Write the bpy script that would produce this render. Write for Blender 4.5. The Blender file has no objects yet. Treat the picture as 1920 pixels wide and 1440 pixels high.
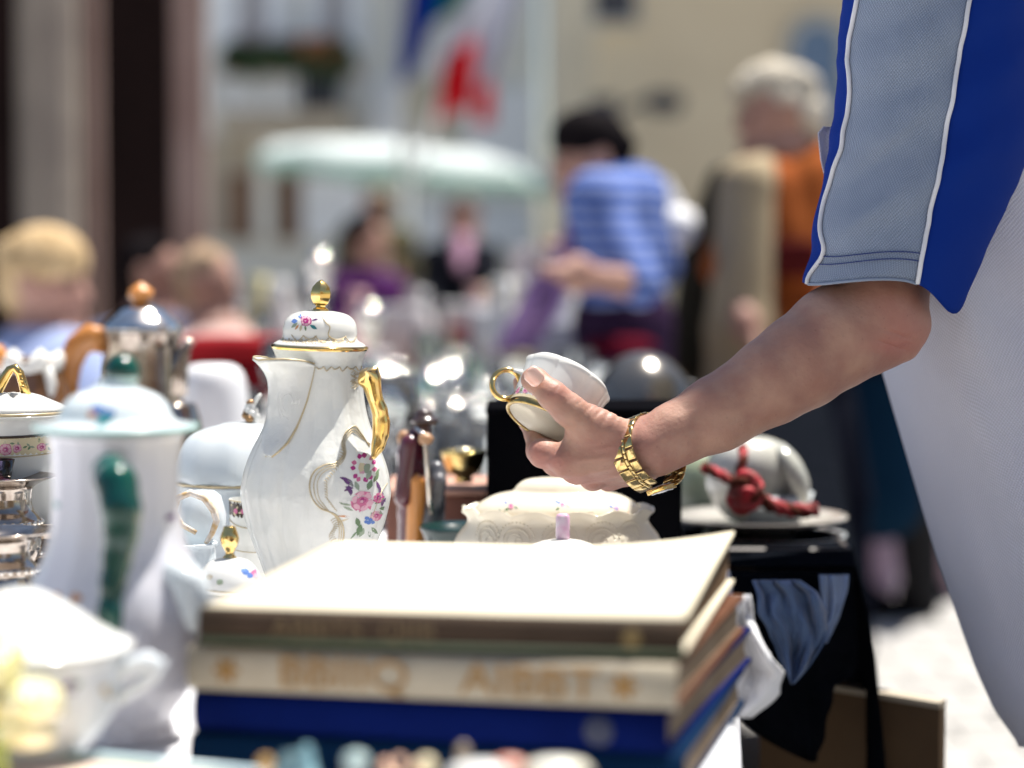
import bpy, math, random
import numpy as np
from math import sin, cos, pi, radians, sqrt, atan2, asin
from mathutils import Vector, Matrix
random.seed(7); np.random.seed(7)
S = bpy.context.scene
COL = S.collection
# ---------------------------------------------------------------- camera
F = 85/36*1920                     # focal length in photo pixels
HZ = 470                           # horizon row
CZ = 1.065                         # camera height
TILT = math.atan((720-HZ)/F)
cd = bpy.data.cameras.new('camera'); cam = bpy.data.objects.new('camera', cd); COL.objects.link(cam)
cam.location = (0,0,CZ); cam.rotation_euler = (pi/2-TILT,0,0)
cd.lens = 85; cd.sensor_width = 36; cd.clip_start = .05; cd.clip_end = 500
cd.dof.use_dof = True; cd.dof.focus_distance = 2.01; cd.dof.aperture_fstop = 2.8
S.camera = cam
# ---------------------------------------------------------------- light
SUN_DIR = Vector((0.24, 0.20, 0.94)).normalized()      # towards the sun
w = bpy.data.worlds.new('World'); S.world = w; w.use_nodes = True
nt = w.node_tree; nt.nodes.clear()
sky = nt.nodes.new('ShaderNodeTexSky'); sky.sky_type = 'NISHITA'; sky.sun_disc = False
sky.sun_elevation = asin(SUN_DIR.z); sky.sun_rotation = atan2(SUN_DIR.x, SUN_DIR.y)
bg = nt.nodes.new('ShaderNodeBackground'); bg.inputs['Strength'].default_value = .07
wo = nt.nodes.new('ShaderNodeOutputWorld')
nt.links.new(sky.outputs[0], bg.inputs[0]); nt.links.new(bg.outputs[0], wo.inputs[0])
sl = bpy.data.lights.new('sun','SUN'); sl.energy = 5.0; sl.angle = radians(.5); sl.color = (1,.955,.88)
so = bpy.data.objects.new('sun', sl); COL.objects.link(so)
so.rotation_euler = SUN_DIR.to_track_quat('Z','Y').to_euler()
S.view_settings.view_transform = 'Standard'; S.view_settings.look = 'None'
S.view_settings.exposure = 1.0; S.view_settings.gamma = 1; S.view_settings.use_curve_mapping = False
S.render.engine = 'CYCLES'
S.cycles.use_denoising = True; S.cycles.max_bounces = 10; S.cycles.transparent_max_bounces = 12
S.cycles.sample_clamp_indirect = 8; S.cycles.caustics_reflective = False; S.cycles.caustics_refractive = False
# ---------------------------------------------------------------- geometry helpers
FW = Vector((0,cos(TILT),-sin(TILT))); UP = Vector((0,sin(TILT),cos(TILT)))
TZ = .75                                               # table height
def P(x, y, d):
    """world point seen at photo pixel (x,y) at depth d"""
    return Vector((0,0,CZ)) + Vector((1,0,0))*((x-960)/F*d) - UP*((y-720)/F*d) + FW*d
def PZ(x, y, z):
    r = Vector((1,0,0))*((x-960)/F) - UP*((y-720)/F) + FW
    return Vector((0,0,CZ)) + r*((z-CZ)/r.z)
def on(x, d, z=TZ):
    """point on the plane z in pixel column x at depth d"""
    a=(z-CZ+d*sin(TILT))/cos(TILT)
    return Vector(((x-960)/F*d, a*sin(TILT)+d*cos(TILT), z))
def rowz(z, d):
    return 720+(CZ-z-sin(TILT)*d)*F/(d*cos(TILT))

class MB:
    def __init__(s): s.v=[]; s.f=[]; s.m=[]
    def add(s, v, f, mi=0):
        b=len(s.v); s.v += [tuple(p) for p in v]; s.f += [tuple(i+b for i in q) for q in f]; s.m += [mi]*len(f); return s
    def box(s, c, h, mi=0, rz=0, M=None):
        c=Vector(c); vs=[]
        for i in range(8):
            p=Vector(((1 if i&1 else -1)*h[0],(1 if i&2 else -1)*h[1],(1 if i&4 else -1)*h[2]))
            if rz: p.rotate(Matrix.Rotation(rz,3,'Z'))
            if M: p = M@p
            vs.append(c+p)
        return s.add(vs,[(0,2,3,1),(4,5,7,6),(0,1,5,4),(1,3,7,5),(3,2,6,7),(2,0,4,6)],mi)
    def bbox(s, c, h, b=.003, mi=0, rz=0):
        """box with bevelled edges"""
        c=Vector(c); R=Matrix.Rotation(rz,3,'Z'); rings=[]
        hx,hy,hz=h
        for z,i in ((-hz,b),(-hz+b*.3,b*.3),(-hz+b,0),(hz-b,0),(hz-b*.3,b*.3),(hz,b)):
            r=[]
            for (sx,sy) in ((1,1),(-1,1),(-1,-1),(1,-1)):
                cc=Vector((sx*(hx-b),sy*(hy-b),z)); a0=atan2(sy,sx)-pi/4
                for k in range(3):
                    a=a0+k*pi/4; r.append(c+R@(cc+Vector((cos(a)*(b-i),sin(a)*(b-i),0))))
            rings.append(r)
        n=12; vs=[p for r in rings for p in r]; fs=[]
        for j in range(5):
            for k in range(n): fs.append((j*n+k,j*n+(k+1)%n,(j+1)*n+(k+1)%n,(j+1)*n+k))
        fs.append(tuple(range(n))[::-1]); fs.append(tuple(5*n+k for k in range(n)))
        return s.add(vs,fs,mi)
    def lathe(s, prof, n=48, c=(0,0,0), mi=0, fn=None, sx=1, sy=1, close=True):
        """prof: list of (r,z[,mi]); fn(theta,r,z)->(r,z)"""
        vs=[]; fs=[]; c=Vector(c)
        for q in prof:
            for k in range(n):
                a=2*pi*k/n; r,z=q[0],q[1]
                if fn: r,z=fn(a,r,z)
                vs.append(c+Vector((r*sin(a)*sx,-r*cos(a)*sy,z)))
        b=len(s.v); s.v+=[tuple(p) for p in vs]
        for j in range(len(prof)-1):
            m=prof[j][2] if len(prof[j])>2 else mi
            for k in range(n):
                s.f.append((b+j*n+k,b+j*n+(k+1)%n,b+(j+1)*n+(k+1)%n,b+(j+1)*n+k)); s.m.append(m)
        if close:
            if prof[0][0]>1e-5: s.f.append(tuple(b+k for k in range(n))[::-1]); s.m.append(prof[0][2] if len(prof[0])>2 else mi)
            if prof[-1][0]>1e-5: s.f.append(tuple(b+(len(prof)-1)*n+k for k in range(n))); s.m.append(prof[-1][2] if len(prof[-1])>2 else mi)
        return s
    def tube(s, pts, rad, n=8, mi=0, flat=1, closed=False):
        pts=[Vector(p) for p in pts]; m=len(pts)
        if not hasattr(rad,'__len__'): rad=[rad]*m
        ref=None; vs=[]
        for i,p in enumerate(pts):
            if closed: t=(pts[(i+1)%m]-pts[i-1])
            else: t=(pts[min(i+1,m-1)]-pts[max(i-1,0)])
            t.normalize()
            if ref is None:
                ref=Vector((0,0,1)) if abs(t.z)<.9 else Vector((1,0,0))
            a=(ref-t*ref.dot(t)).normalized(); b2=t.cross(a); ref=a
            for k in range(n):
                an=2*pi*k/n; vs.append(p+(a*cos(an)+b2*sin(an)*flat)*rad[i])
        fs=[]
        for i in range(m if closed else m-1):
            j=(i+1)%m
            for k in range(n): fs.append((i*n+k,i*n+(k+1)%n,j*n+(k+1)%n,j*n+k))
        if not closed: fs.append(tuple(range(n))[::-1]); fs.append(tuple((m-1)*n+k for k in range(n)))
        return s.add(vs,fs,mi)
    def ball(s, c, r, n=16, mi=0):
        if not hasattr(r,'__len__'): r=(r,r,r)
        c=Vector(c); h=n//2; vs=[c+Vector((0,0,-r[2]))]; 
        for j in range(1,h):
            a=-pi/2+pi*j/h
            for k in range(n): vs.append(c+Vector((cos(a)*cos(2*pi*k/n)*r[0],cos(a)*sin(2*pi*k/n)*r[1],sin(a)*r[2])))
        vs.append(c+Vector((0,0,r[2]))); fs=[]
        for k in range(n): fs.append((0,1+(k+1)%n,1+k)); fs.append((len(vs)-1,1+(h-2)*n+k,1+(h-2)*n+(k+1)%n))
        for j in range(h-2):
            for k in range(n): fs.append((1+j*n+k,1+j*n+(k+1)%n,1+(j+1)*n+(k+1)%n,1+(j+1)*n+k))
        return s.add(vs,fs,mi)
    def grid(s, pts, mi=0):
        """pts: rows of points"""
        n=len(pts[0]); vs=[p for r in pts for p in r]; fs=[]
        for j in range(len(pts)-1):
            for k in range(n-1): fs.append((j*n+k,j*n+k+1,(j+1)*n+k+1,(j+1)*n+k))
        return s.add(vs,fs,mi)
    def build(s, name, mats, parent=None, smooth=True, world=False, solid=0, sharp=None):
        me=bpy.data.meshes.new(name); me.from_pydata(s.v,[],s.f); 
        if not isinstance(mats,(list,tuple)): mats=[mats]
        for m in mats: me.materials.append(m)
        me.polygons.foreach_set('material_index', s.m)
        if smooth: me.polygons.foreach_set('use_smooth',[True]*len(s.f))
        me.update()
        if smooth and sharp: me.set_sharp_from_angle(angle=radians(sharp))
        o=bpy.data.objects.new(name, me); COL.objects.link(o)
        if parent:
            o.parent=parent
            if world: o.matrix_parent_inverse=parent.matrix_basis.inverted()
        if solid:
            md=o.modifiers.new('thick','SOLIDIFY'); md.thickness=solid; md.offset=0
        return o
def thing(name, label, cat, loc=(0,0,0), group=None, rz=0):
    o=bpy.data.objects.new(name,None); COL.objects.link(o); o.location=loc; o.rotation_euler=(0,0,rz)
    o.empty_display_size=.05
    return tag(o,label,cat,group)
def tag(o,label,cat,group=None):
    o['label']=label; o['category']=cat
    if group: o['group']=group
    return o
def struct(o): o['kind']='structure'; return o
def copy_tree(src, loc, rz=0, label=None, scale=None):
    c=src.copy(); COL.objects.link(c); c.location=loc; c.rotation_euler=(0,0,rz)
    if scale: c.scale=(scale,)*3
    if label: c['label']=label
    for ch in list(src.children):
        k=ch.copy(); COL.objects.link(k); k.parent=c
        for g in list(ch.children):
            q=g.copy(); COL.objects.link(q); q.parent=k
    return c
# ------------------------------------------------ signed distance meshing
def sdf_mesh(prims, h, k=.01, pad=None):
    """prims: ('c',a,b,ra,rb[,flat axis scale]) round cones, ('e',c,(rx,ry,rz)[,rot]) ellipsoids; returns MB"""
    boxes=[]
    for p in prims:
        if p[0]=='c':
            a,b=np.array(p[1],float),np.array(p[2],float); r=max(p[3],p[4]); boxes.append((np.minimum(a,b)-r,np.maximum(a,b)+r))
        else:
            c=np.array(p[1],float); r=max(p[2]); boxes.append((c-r,c+r))
    lo=np.min([b[0] for b in boxes],0)-k-3*h; hi=np.max([b[1] for b in boxes],0)+k+3*h
    n=np.ceil((hi-lo)/h).astype(int)+1
    D=np.full(n,10*h+k+.05,dtype=np.float32)
    ax=[lo[i]+h*np.arange(n[i]) for i in range(3)]
    for p,(b0,b1) in zip(prims,boxes):
        m=k+3*h
        i0=np.maximum(((b0-m-lo)/h).astype(int),0); i1=np.minimum(((b1+m-lo)/h).astype(int)+2,n)
        sl=tuple(slice(i0[i],i1[i]) for i in range(3))
        X,Y,Z=np.meshgrid(ax[0][sl[0]],ax[1][sl[1]],ax[2][sl[2]],indexing='ij')
        if p[0]=='c':
            a,b=np.array(p[1],float),np.array(p[2],float); ab=b-a; L=max(ab@ab,1e-12)
            t=np.clip(((X-a[0])*ab[0]+(Y-a[1])*ab[1]+(Z-a[2])*ab[2])/L,0,1)
            d=np.sqrt((X-a[0]-t*ab[0])**2+(Y-a[1]-t*ab[1])**2+(Z-a[2]-t*ab[2])**2)-(p[3]+(p[4]-p[3])*t)
        else:
            c=p[1]; r=p[2]; q=np.stack([X-c[0],Y-c[1],Z-c[2]],-1)
            if len(p)>3 and p[3] is not None: q=q@np.array(p[3])      # columns = local axes
            k0=np.sqrt((q[...,0]/r[0])**2+(q[...,1]/r[1])**2+(q[...,2]/r[2])**2)
            k1=np.sqrt((q[...,0]/r[0]**2)**2+(q[...,1]/r[1]**2)**2+(q[...,2]/r[2]**2)**2)+1e-9
            d=k0*(k0-1)/k1
        o=D[sl]; kk=k
        sub = len(p)>4 and p[0]=='e' and p[4]=='-'
        if sub:
            d=-d; hh=np.clip(.5-.5*(o-d)/kk,0,1); D[sl]=o*(1-hh)+d*hh+kk*hh*(1-hh)
        else:
            hh=np.clip(.5+.5*(o-d)/kk,0,1); D[sl]=o*(1-hh)+d*hh-kk*hh*(1-hh)
    # surface nets
    neg=D<0
    cells=np.zeros(np.array(n)-1,bool); s8=[neg[i:n[0]-1+i,j:n[1]-1+j,l:n[2]-1+l] for i in(0,1) for j in(0,1) for l in(0,1)]
    anyn=np.logical_or.reduce(s8); alln=np.logical_and.reduce(s8); cells=anyn&~alln
    idx=-np.ones(cells.shape,int); ci=np.argwhere(cells); idx[tuple(ci.T)]=np.arange(len(ci))
    acc=np.zeros((len(ci),3)); cnt=np.zeros(len(ci))
    corners=[(i,j,l) for i in(0,1) for j in(0,1) for l in(0,1)]
    for a in range(8):
        for b in range(a+1,8):
            ca,cb=np.array(corners[a]),np.array(corners[b])
            if abs(ca-cb).sum()!=1: continue
            da=D[tuple((ci+ca).T)]; db=D[tuple((ci+cb).T)]; m=(da<0)!=(db<0)
            t=da/(da-db+1e-20); pt=ca+(cb-ca)*t[:,None]
            acc[m]+=pt[m]; cnt[m]+=1
    V=lo+h*(ci+acc/cnt[:,None])
    Fs=[]
    for axis in range(3):
        e=np.zeros(3,int); e[axis]=1; u=np.zeros(3,int); u[(axis+1)%3]=1; v=np.zeros(3,int); v[(axis+2)%3]=1
        sl0=[slice(1,-1)]*3; sl0[axis]=slice(0,-1)
        A=neg[tuple(sl0)]; sl1=list(sl0); sl1[axis]=slice(1,None); B=neg[tuple(sl1)]
        ij=np.argwhere(A!=B); base=ij.copy()
        for q in range(3):
            if q!=axis: base[:,q]+=1
        q0=idx[tuple((base).T)]; q1=idx[tuple((base-u).T)]; q2=idx[tuple((base-u-v).T)]; q3=idx[tuple((base-v).T)]
        fl=A[tuple(ij.T)]
        Q=np.stack([q0,q1,q2,q3],1); Q[~fl]=Q[~fl][:,::-1]; Fs.append(Q)
    Q=np.concatenate(Fs); Q=Q[(Q>=0).all(1)]
    mb=MB(); mb.v=[tuple(p) for p in V.tolist()]; mb.f=[tuple(q) for q in Q.tolist()]; mb.m=[0]*len(Q)
    return mb
def relax(mb,it=2):
    """light laplacian smoothing"""
    V=np.array(mb.v); Q=np.array(mb.f)
    for _ in range(it):
        A=np.zeros_like(V); c=np.zeros(len(V))
        for i in range(4):
            j=(i+1)%4
            np.add.at(A,Q[:,i],V[Q[:,j]]); np.add.at(c,Q[:,i],1)
        V=V*.5+.5*A/np.maximum(c,1)[:,None]
    mb.v=[tuple(p) for p in V.tolist()]; return mb
# ---------------------------------------------------------------- materials
MATS={}
def mat(name, col, rough=.5, metal=0, trans=0, sss=0, sssr=(1,.4,.25), sscale=.004, spec=.5, coat=0, noise=None, col2=None, nscale=20,
        bump=0, bscale=200, bdist=.001, kind='noise', sheen=0, ior=1.5, aniso=None, detail=4, tl=0):
    if name in MATS: return MATS[name]
    if rough>=.8 and spec==.5: spec=.04
    m=bpy.data.materials.new(name); m.use_nodes=True; t=m.node_tree; b=t.nodes['Principled BSDF']
    b.inputs['Base Color'].default_value=(*col,1); b.inputs['Roughness'].default_value=rough; b.inputs['Metallic'].default_value=metal
    b.inputs['Transmission Weight'].default_value=trans; b.inputs['Specular IOR Level'].default_value=spec; b.inputs['IOR'].default_value=ior
    b.inputs['Coat Weight'].default_value=coat; b.inputs['Sheen Weight'].default_value=sheen
    if sss:
        b.inputs['Subsurface Weight'].default_value=sss; b.inputs['Subsurface Radius'].default_value=sssr; b.inputs['Subsurface Scale'].default_value=sscale
    tc=t.nodes.new('ShaderNodeTexCoord')
    if col2 is None and noise is None: col2=tuple(c*.86 for c in col)
    n=t.nodes.new('ShaderNodeTexNoise'); n.inputs['Scale'].default_value=nscale; n.inputs['Detail'].default_value=detail
    t.links.new(tc.outputs['Object'],n.inputs['Vector'])
    r=t.nodes.new('ShaderNodeMapRange'); r.inputs['From Min'].default_value=.35; r.inputs['From Max'].default_value=.65
    t.links.new(n.outputs['Fac'],r.inputs['Value'])
    mx=t.nodes.new('ShaderNodeMix'); mx.data_type='RGBA'; mx.inputs['A'].default_value=(*col,1); mx.inputs['B'].default_value=(*col2,1)
    t.links.new(r.outputs[0],mx.inputs['Factor']); t.links.new(mx.outputs['Result'],b.inputs['Base Color'])
    if bump:
        bp=t.nodes.new('ShaderNodeBump'); bp.inputs['Strength'].default_value=bump; bp.inputs['Distance'].default_value=bdist
        if kind=='voronoi':
            x=t.nodes.new('ShaderNodeTexVoronoi'); x.inputs['Scale'].default_value=bscale; t.links.new(tc.outputs['Object'],x.inputs['Vector']); t.links.new(x.outputs['Distance'],bp.inputs['Height'])
        else:
            x=t.nodes.new('ShaderNodeTexNoise'); x.inputs['Scale'].default_value=bscale; x.inputs['Detail'].default_value=5; t.links.new(tc.outputs['Object'],x.inputs['Vector']); t.links.new(x.outputs['Fac'],bp.inputs['Height'])
        t.links.new(bp.outputs[0],b.inputs['Normal'])
    if tl:
        tr=t.nodes.new('ShaderNodeBsdfTranslucent'); tr.inputs[0].default_value=(min(1,col[0]*1.12),min(1,col[1]*1.12),min(1,col[2]*1.12),1); ms=t.nodes.new('ShaderNodeMixShader'); ms.inputs[0].default_value=tl
        out=t.nodes['Material Output']; t.links.new(b.outputs[0],ms.inputs[1]); t.links.new(tr.outputs[0],ms.inputs[2]); t.links.new(ms.outputs[0],out.inputs[0])
    MATS[name]=m; return m
def thin_glass(name,tint):
    m=bpy.data.materials.new(name); m.use_nodes=True; t=m.node_tree; t.nodes.clear(); out=t.nodes.new('ShaderNodeOutputMaterial')
    tr=t.nodes.new('ShaderNodeBsdfTransparent'); tr.inputs[0].default_value=(*tint,1); gl=t.nodes.new('ShaderNodeBsdfGlossy'); gl.inputs['Roughness'].default_value=.03
    df=t.nodes.new('ShaderNodeBsdfDiffuse'); df.inputs[0].default_value=(.8,.82,.84,1)
    fr=t.nodes.new('ShaderNodeFresnel'); fr.inputs[0].default_value=1.6; m0=t.nodes.new('ShaderNodeMixShader'); m0.inputs[0].default_value=.07; m1=t.nodes.new('ShaderNodeMixShader')
    t.links.new(tr.outputs[0],m0.inputs[1]); t.links.new(df.outputs[0],m0.inputs[2]); t.links.new(fr.outputs[0],m1.inputs[0]); t.links.new(m0.outputs[0],m1.inputs[1]); t.links.new(gl.outputs[0],m1.inputs[2]); t.links.new(m1.outputs[0],out.inputs[0]); return m
def pique(name, col, per=.0024, depth=.0004, colk=.8, sheen=.25, stripes=None):
    """knitted pique cloth: staggered small dimples over object coordinates x/z"""
    m=bpy.data.materials.new(name); m.use_nodes=True; t=m.node_tree; b=t.nodes['Principled BSDF']
    b.inputs['Roughness'].default_value=.85; b.inputs['Sheen Weight'].default_value=sheen; b.inputs['Specular IOR Level'].default_value=.12
    uv=t.nodes.new('ShaderNodeUVMap'); uv.uv_map='UVMap'
    sp=t.nodes.new('ShaderNodeSeparateXYZ'); t.links.new(uv.outputs[0],sp.inputs[0])
    def M(op,a,b2=None):
        x=t.nodes.new('ShaderNodeMath'); x.operation=op
        for i,v in enumerate((a,b2)):
            if v is None: continue
            if isinstance(v,(int,float)): x.inputs[i].default_value=v
            else: t.links.new(v,x.inputs[i])
        return x.outputs[0]
    k=2*pi/per
    sxx=M('SINE',M('MULTIPLY',sp.outputs[0],k)); syy=M('SINE',M('MULTIPLY',sp.outputs[1],k*.8))
    h=M('MULTIPLY',sxx,syy)
    h=M('ADD',M('MULTIPLY',h,.5),.5)
    rmp=t.nodes.new('ShaderNodeMapRange'); rmp.inputs['From Min'].default_value=.25; rmp.inputs['From Max'].default_value=.8
    t.links.new(h,rmp.inputs['Value'])
    mx=t.nodes.new('ShaderNodeMix'); mx.data_type='RGBA'; mx.inputs['A'].default_value=(*[c*colk for c in col],1); mx.inputs['B'].default_value=(*col,1)
    t.links.new(rmp.outputs[0],mx.inputs['Factor']); t.links.new(mx.outputs['Result'],b.inputs['Base Color'])
    bp=t.nodes.new('ShaderNodeBump'); bp.inputs['Strength'].default_value=.9; bp.inputs['Distance'].default_value=depth
    t.links.new(h,bp.inputs['Height']); t.links.new(bp.outputs[0],b.inputs['Normal'])
    return m
porc=mat('porcelain',(.80,.80,.77),.13,col2=(.77,.77,.74),nscale=30,tl=.24)
porc_relief=mat('porcelain relief',(.80,.80,.76),.14,col2=(.75,.76,.73),nscale=60,bump=.6,bscale=48,bdist=.004,tl=.24)
porc_cream=mat('cream porcelain',(.80,.75,.63),.16,col2=(.76,.70,.58),nscale=40,tl=.24)
porc_cool=mat('cool porcelain',(.72,.77,.80),.13,col2=(.68,.74,.78),tl=.24)
gold=mat('bright gold',(.80,.57,.24),.13,1,col2=(.76,.50,.15),nscale=90)
gold_dk=mat('worn gold',(.55,.40,.16),.25,1,col2=(.32,.22,.08),nscale=120)
gold_pale=mat('pale gilding',(.60,.50,.33),.35,.35,col2=(.48,.38,.22),nscale=200)
brass=mat('brass',(.72,.55,.22),.22,1,col2=(.55,.40,.15),nscale=60)
silver=mat('silver',(.82,.79,.74),.10,1,col2=(.66,.60,.52),nscale=80,bump=.05,bscale=120)
silver_dk=mat('tarnished silver',(.52,.46,.40),.16,1,col2=(.30,.25,.21),nscale=70,bump=.1,bscale=100)
wood_or=mat('orange wood',(.60,.24,.05),.4,coat=.5,col2=(.50,.19,.035),nscale=25)
wood_br=mat('brown wood',(.20,.10,.05),.5,col2=(.12,.06,.03),nscale=12)
green_gl=mat('dark green glaze',(.002,.075,.05),.12,coat=.3,col2=(.001,.03,.026),nscale=25)
glass=mat('clear glass',(.95,.97,.97),.03,trans=1,ior=1.45,col2=(.93,.96,.96))
glass_far=thin_glass('thin clear glass',(.93,.95,.95))
glass_pink=mat('pink glass',(.95,.55,.6),.03,trans=1,ior=1.45,col2=(.9,.45,.5))
glass_green=mat('green glass',(.18,.50,.25),.08,trans=.4,ior=1.45,col2=(.12,.42,.2))
glass_blue=mat('pale blue glass',(.50,.82,.90),.06,trans=.6,ior=1.45,col2=(.4,.75,.85))
black=mat('black lacquer',(.004,.004,.005),.7,spec=0,col2=(.003,.003,.004))
blackcloth=mat('black cloth',(.006,.007,.010),.95,spec=0,col2=(.004,.005,.007),bump=.3,bscale=500)
white_cloth=mat('white cloth',(.72,.72,.74),.9,col2=(.66,.66,.68),nscale=8,bump=.4,bscale=60,bdist=.003)
bluecloth=mat('blue cloth',(.15,.23,.40),.9,col2=(.10,.16,.30),nscale=18,sheen=.3,bump=.6,bscale=70,bdist=.004)
bluecloth2=mat('pale blue cloth',(.32,.42,.62),.9,col2=(.24,.34,.54),nscale=18,sheen=.3,bump=.5,bscale=70,bdist=.004)
pages=mat('book pages',(.34,.26,.18),.9,col2=(.25,.18,.12),nscale=14)
skin=mat('skin',(.42,.25,.185),.5,sss=.3,sssr=(1,.35,.2),sscale=.005,col2=(.33,.17,.13),nscale=34,spec=.35,bump=.55,bscale=330,bdist=.0008,detail=8)
def flushing(m):
    t=m.node_tree; b=t.nodes['Principled BSDF']; l=b.inputs['Base Color'].links[0]; src=l.from_socket
    at=t.nodes.new('ShaderNodeAttribute'); at.attribute_name='flush'; mx=t.nodes.new('ShaderNodeMix'); mx.data_type='RGBA'; mx.inputs['B'].default_value=(.46,.13,.12,1)
    tc=t.nodes.new('ShaderNodeTexCoord'); v=t.nodes.new('ShaderNodeTexVoronoi'); v.inputs['Scale'].default_value=120; t.links.new(tc.outputs['Object'],v.inputs['Vector'])
    r=t.nodes.new('ShaderNodeMapRange'); r.inputs['From Min'].default_value=.05; r.inputs['From Max'].default_value=.14; r.inputs['To Min'].default_value=.84; r.inputs['To Max'].default_value=1; t.links.new(v.outputs['Distance'],r.inputs['Value'])
    ml=t.nodes.new('ShaderNodeMix'); ml.data_type='RGBA'; ml.blend_type='MULTIPLY'; ml.inputs['Factor'].default_value=1
    t.links.new(at.outputs['Fac'],mx.inputs['Factor']); t.links.new(src,mx.inputs['A']); t.links.new(mx.outputs['Result'],ml.inputs['A']); t.links.new(r.outputs[0],ml.inputs['B']); t.links.new(ml.outputs['Result'],b.inputs['Base Color'])
flushing(skin)
skin2=mat('skin further off',(.38,.21,.155),.6,col2=(.30,.15,.11),nscale=12)
nailm=mat('thumb nail',(.66,.45,.38),.25,sss=.2,coat=.3,col2=(.68,.48,.40))
def plain(name,c,r=.8,**k): return mat(name,c,r,**k)
C_={ 'pink':plain('rose pink',(.62,.16,.30),.25),'mag':plain('magenta paint',(.42,.03,.20),.25),'lpink':plain('light pink paint',(.75,.42,.50),.25),
 'leaf':plain('leaf green paint',(.16,.24,.13),.25),'leaf2':plain('grey green paint',(.30,.36,.26),.25),'purp':plain('purple paint',(.13,.05,.17),.25),
 'blue':plain('blue paint',(.12,.22,.52),.25),'gold':gold_pale,'oran':plain('orange paint',(.60,.28,.12),.25),'dark':plain('dark brown band',(.05,.03,.02),.25),
 'teal':plain('teal paint',(.04,.22,.24),.25),'cream':plain('cream band',(.72,.62,.40),.2)}
PK=list(C_.keys()); PM=[C_[k] for k in PK]
# painted decoration: shapes laid onto a surface given by surf(x,y,off)->point
class Paint:
    def __init__(s,surf): s.s=surf; s.mb=MB(); s.l=0
    def blob(s,cx,cy,rx,ry,c,rot=0,wob=.12,n=14,off=None,seed=None):
        rnd=random.Random(seed if seed is not None else cx*31+cy)
        s.l+=1; off=.00022+.00001*(s.l%9) if off is None else off
        vs=[s.s(cx,cy,off)]; fs=[]
        for ring in (.5,1):
            for k in range(n):
                a=2*pi*k/n; w_=1+rnd.uniform(-wob,wob)
                x=cos(a)*rx*ring*w_; y=sin(a)*ry*ring*w_
                vs.append(s.s(cx+x*cos(rot)-y*sin(rot),cy+x*sin(rot)+y*cos(rot),off))
        for k in range(n):
            k2=(k+1)%n; fs.append((0,1+k,1+k2)); fs.append((1+k,1+n+k,1+n+k2,1+k2))
        s.mb.add(vs,fs,PK.index(c))
    def leaf(s,x,y,l,w_,rot,c='leaf'):
        s.l+=1; off=.00020+.00001*(s.l%9); pr=[(0,0),(.25,.7),(.5,1),(.75,.65),(1,0),(.75,-.65),(.5,-1),(.25,-.7)]
        vs=[s.s(x+cos(rot)*l/2,y+sin(rot)*l/2,off)]
        for (a,b) in pr:
            X=a*l; Y=b*w_/2; vs.append(s.s(x+X*cos(rot)-Y*sin(rot),y+X*sin(rot)+Y*cos(rot),off))
        s.mb.add(vs,[(0,1+k,1+(k+1)%8) for k in range(8)],PK.index(c))
    def rose(s,x,y,R,c1='pink',c2='mag',c3='lpink'):
        s.blob(x,y,R,R,c1,wob=.15,off=.00024)
        for k in range(6):
            a=k*pi/3+.3; s.blob(x+cos(a)*R*.68,y+sin(a)*R*.68,R*.36,R*.24,c3,rot=a+pi/2,off=.00034)
        s.blob(x,y,R*.5,R*.45,c1,off=.00044); s.blob(x+R*.08,y-R*.05,R*.3,R*.27,c2,off=.0005); s.blob(x-R*.05,y+R*.03,R*.16,R*.13,c3,off=.00056)
    def line(s,pts,r=1.2,c='gold',off=.0002,n=5,sc=2/F):
        # catmull-rom resample
        q=[]; pp=[pts[0]]+list(pts)+[pts[-1]]
        for i in range(1,len(pp)-2):
            p0,p1,p2,p3=[np.array(pp[i+j],float) for j in(-1,0,1,2)]
            for t in np.linspace(0,1,5,endpoint=False):
                q.append(.5*((2*p1)+(-p0+p2)*t+(2*p0-5*p1+4*p2-p3)*t*t+(-p0+3*p1-3*p2+p3)*t**3))
        q.append(np.array(pts[-1],float))
        s.mb.tube([s.s(a[0],a[1],off) for a in q],r*sc,n=n,mi=PK.index(c))
    def done(s,name,parent): return s.mb.build(name,PM,parent)
def lathe_surf(prof, cx, by, sc, sx=1, sy=1, fn=None):
    """painting surface of a turned body: photo column/row -> local point (front side)"""
    pr=sorted([(by-q[1],q[0]) for q in prof]); ys=[a for a,_ in pr]; rs=[b for _,b in pr]
    def f(x,y,off):
        r=float(np.interp(y,ys,rs)); u=max(-.985,min(.985,(x-cx)/max(r*sx,1e-6))); th=asin(u)
        if fn: r=fn(th,r*sc,(by-y)*sc)[0]/sc
        return Vector((r*sc*sx*sin(th)+off*sin(th), -r*sc*sy*cos(th)-off*cos(th)*1.0-off*.5, (by-y)*sc+off*.3))
    return f
# ================================================================ SETTING
def flat_quad(name, pts, m, div=1):
    mb=MB(); mb.add(pts,[(0,1,2,3)]); return struct(mb.build(name,m,smooth=False))
pave=mat('paving stone',(.38,.37,.35),.85,col2=(.30,.29,.28),nscale=1.5,bump=.5,bscale=30,bdist=.01)
flat_quad('ground',[(-90,-40,0),(90,-40,0),(90,120,0),(-90,120,0)],pave)
# the paving joints in view on the right: individual setts
sett=MB(); sett.bbox((0,0,.004),(.118,.078,.006),.004)
base=None
side=struct(bpy.data.objects.new('paved_walk',None)); COL.objects.link(side)
cnt=0
for j in range(26):
    for i in range(9):
        x=.85+i*.245+(.12 if j%2 else 0); y=4.6+j*.165
        if x>.16*y+.9: continue
        if base is None:
            base=sett.build('stone',pave,side); o=base
        else:
            o=base.copy(); COL.objects.link(o)
        o.location=(x+random.uniform(-.004,.004),y,random.uniform(-.002,.002)); o.rotation_euler=(0,0,random.uniform(-.02,.02)); cnt+=1
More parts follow.
